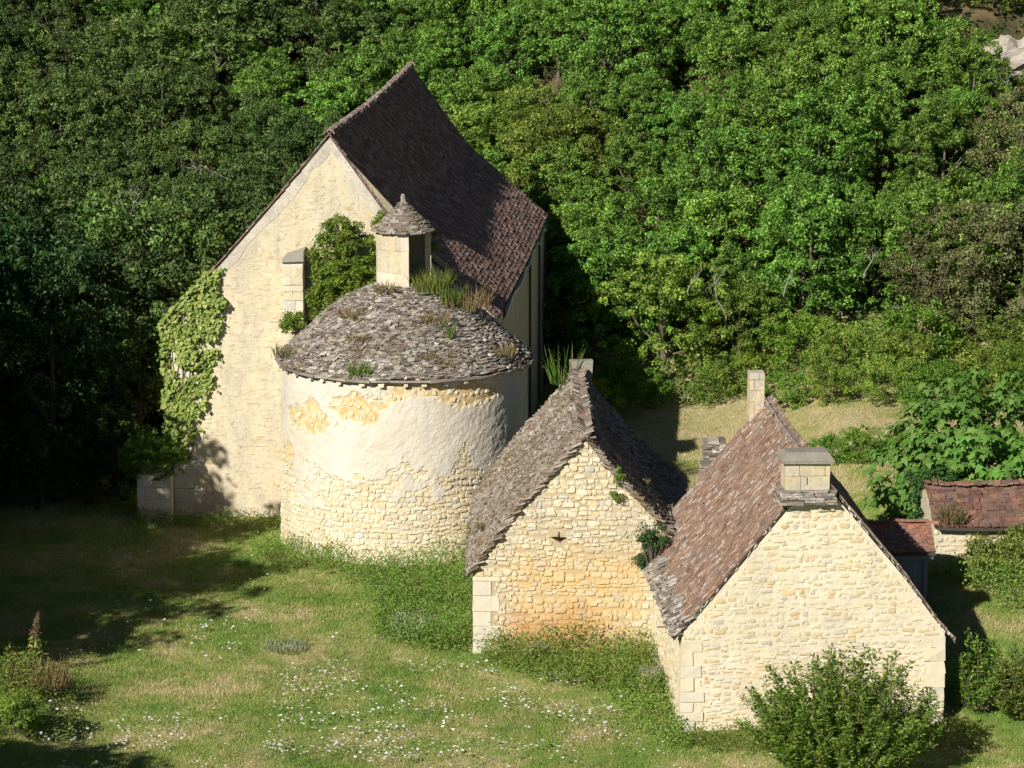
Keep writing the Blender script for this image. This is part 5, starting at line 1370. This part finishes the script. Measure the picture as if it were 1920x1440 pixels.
# meadow grass
o = weeds('meadow_tufts', [(-14, 75), (3.2, 73.8), (3.2, 79.5), (0.5, 82.5), (-2.5, 85), (-4.4, 88), (-6.5, 94), (-9, 97), (-14.5, 97)], 16, 0.22, 0.07, 0.018, M_WEED, 7, noise=0.42); tag(o, 'small leafy tufts scattered through the meadow grass', 'weeds')
o = weeds('meadow_straw', [(-14, 75), (3.2, 73.8), (3.2, 79.5), (0.5, 82.5), (-2.5, 85), (-4.4, 88), (-6.5, 94), (-9, 97), (-14.5, 97)], 10, 0.3, 0.09, 0.012, M_DRYWEED, 6, noise=0.45); tag(o, 'dry straw coloured seed stalks scattered through the meadow grass', 'weeds')
def grass(name, x0, x1, y0, y1, dens, h, w, label, mask=None):
    n = int(dens * (x1 - x0) * (y1 - y0)); x = rng.uniform(x0, x1, n); y = rng.uniform(y0, y1, n)
    ok = np.ones(n, bool)
    for (F_, s0, s1, l0, l1) in ((F2, -0.02, 7.02, -0.02, L2), (F1, 0, 6.3, 0, L1), (FC, 0, 11, 0, LC)):
        r_ = np.stack([x, y, 0 * x], 1) - F_.o; s = r_ @ F_.e; l = r_ @ F_.a; ok &= ~((s > s0) & (s < s1) & (l > l0) & (l < l1))
    ok &= (x - TC[0]) ** 2 + (y - TC[1]) ** 2 > 4.1 ** 2
    if mask is not None: ok &= mask(x, y)
    x, y = x[ok], y[ok]; n = len(x)
    nz_ = fbm(np.stack([x, y, 0 * x], 1), 0.5, 4, 5)
    hh = h * (0.35 + 1.3 * nz_) * rng.uniform(0.5, 1.3, n); z = height(x, y) - 0.01; th = rng.uniform(0, 6.28, n); ln = rng.normal(0, 0.45, (n, 2)) * hh[:, None]
    b = np.stack([x, y, z], 1); sd = np.stack([np.cos(th), np.sin(th), 0 * th], 1) * w * rng.uniform(.6, 1.4, (n, 1))
    V = np.stack([b - sd, b + sd, b + np.stack([ln[:, 0], ln[:, 1], hh], 1)], 1).reshape(-1, 3)
    o = part(name, V, np.arange(n * 3).reshape(n, 3), M_GRASS, None, {'tint': np.repeat(rng.random(n), 3)}, kind='stuff'); return tag(o, label, 'grass')
grass('grass', -15.5, 14.5, 73.5, 90, 620, 0.085, 0.009, 'short grass of the flowering meadow in front of the buildings')
grass('grass', -17.5, -0.5, 90, 104, 340, 0.1, 0.011, 'short grass of the meadow left of the round tower')
grass('grass', 3.5, 18.5, 84, 121.5, 150, 0.1, 0.012, 'dry grass of the field behind the cottage')

# white wild flowers
def flower_mesh():
    a = np.arange(7) * 2 * math.pi / 7
    V = [[0, 0, 0.012]] + [[0.5 * math.cos(t), 0.5 * math.sin(t), -0.06 + 0.05 * (i % 2)] for i, t in enumerate(a)]
    F = [[0, 1 + i, 1 + (i + 1) % 7] for i in range(7)]
    return np.array(V), np.array(F)
FV, FF = flower_mesh()
def flower_spots(n, x0, x1, y0, y1, thr):
    x = rng.uniform(x0, x1, n); y = rng.uniform(y0, y1, n); v = fbm(np.stack([x, y, 0 * x], 1), 0.8, 3, 91)
    k = rng.random(n) < np.clip((v - thr + 0.1) * 3, 0, 1); return np.stack([x[k], y[k]], 1)
sp = np.concatenate([flower_spots(2600, -6.5, 3.4, 75.0, 84.2, 0.42), flower_spots(500, -13, 4.5, 73.8, 80, 0.45), flower_spots(500, -12.5, -8.5, 74, 79, 0.40), flower_spots(420, -13, -7.5, 84, 97, 0.47), flower_spots(120, 4, 12.5, 73.6, 76.5, 0.45), flower_spots(160, -9.5, -4, 81, 90, 0.5)])
sp = sp[~((sp[:, 0] > 3.0) & (sp[:, 1] > 77.8))]
sp = sp[np.argsort(sp[:, 1])]
fm = make_mesh('wild_flower', np.concatenate([FV * 0.085 + [0, 0, 0.3], tube([(0, 0, 0), (0, 0, 0.295)], 0.004, 3)[0]]), [FF, tube([(0, 0, 0), (0, 0, 0.295)], 0.004, 3)[1] + len(FV)])
fm.materials.append(M_FLOWER); fm.materials.append(M_STALK)
fm.polygons.foreach_set('material_index', np.array([0] * len(FF) + [1] * (len(fm.polygons) - len(FF)), np.int32))
near = np.where((sp[:, 0] > -6.5) & (sp[:, 0] < 3.4))[0][:300]
for i in near:
    x, y = sp[i]; o = bpy.data.objects.new('wild_flower', fm); COL.objects.link(o)
    o.location = (x, y, float(height(x, y))); o.rotation_euler = (rng.normal(0, .12), rng.normal(0, .12), rng.uniform(0, 6)); s_ = rng.uniform(0.5, 1.1); o.scale = (s_, s_, rng.uniform(.6, 1.1))
    tag(o, 'single white wild flower of the carpet along the lower edge of the meadow', 'flower', 'white flowers carpeting the meadow')
rest = np.delete(sp, near, 0); n = len(rest); z = height(rest[:, 0], rest[:, 1])
s_ = 0.035 + 0.065 * rng.random(n) ** 1.6
tl = rdir(n) * 0.25 + [0, 0, 1]; tl /= np.linalg.norm(tl, axis=1, keepdims=True); ux = np.cross(tl, [0, 1.0, 0.1]); ux /= np.linalg.norm(ux, axis=1, keepdims=True); uy = np.cross(tl, ux)
V = (FV[None, :, 0:1] * ux[:, None] + FV[None, :, 1:2] * uy[:, None] + FV[None, :, 2:3] * tl[:, None]) * s_[:, None, None] + np.stack([rest[:, 0], rest[:, 1], z + rng.uniform(.16, .34, n)], 1)[:, None]
V, Fq = join(V, [FF]); o = part('wild_flowers', V, Fq, M_FLOWER, kind='stuff'); tag(o, 'many small white wild flowers scattered over the meadow', 'flowers')
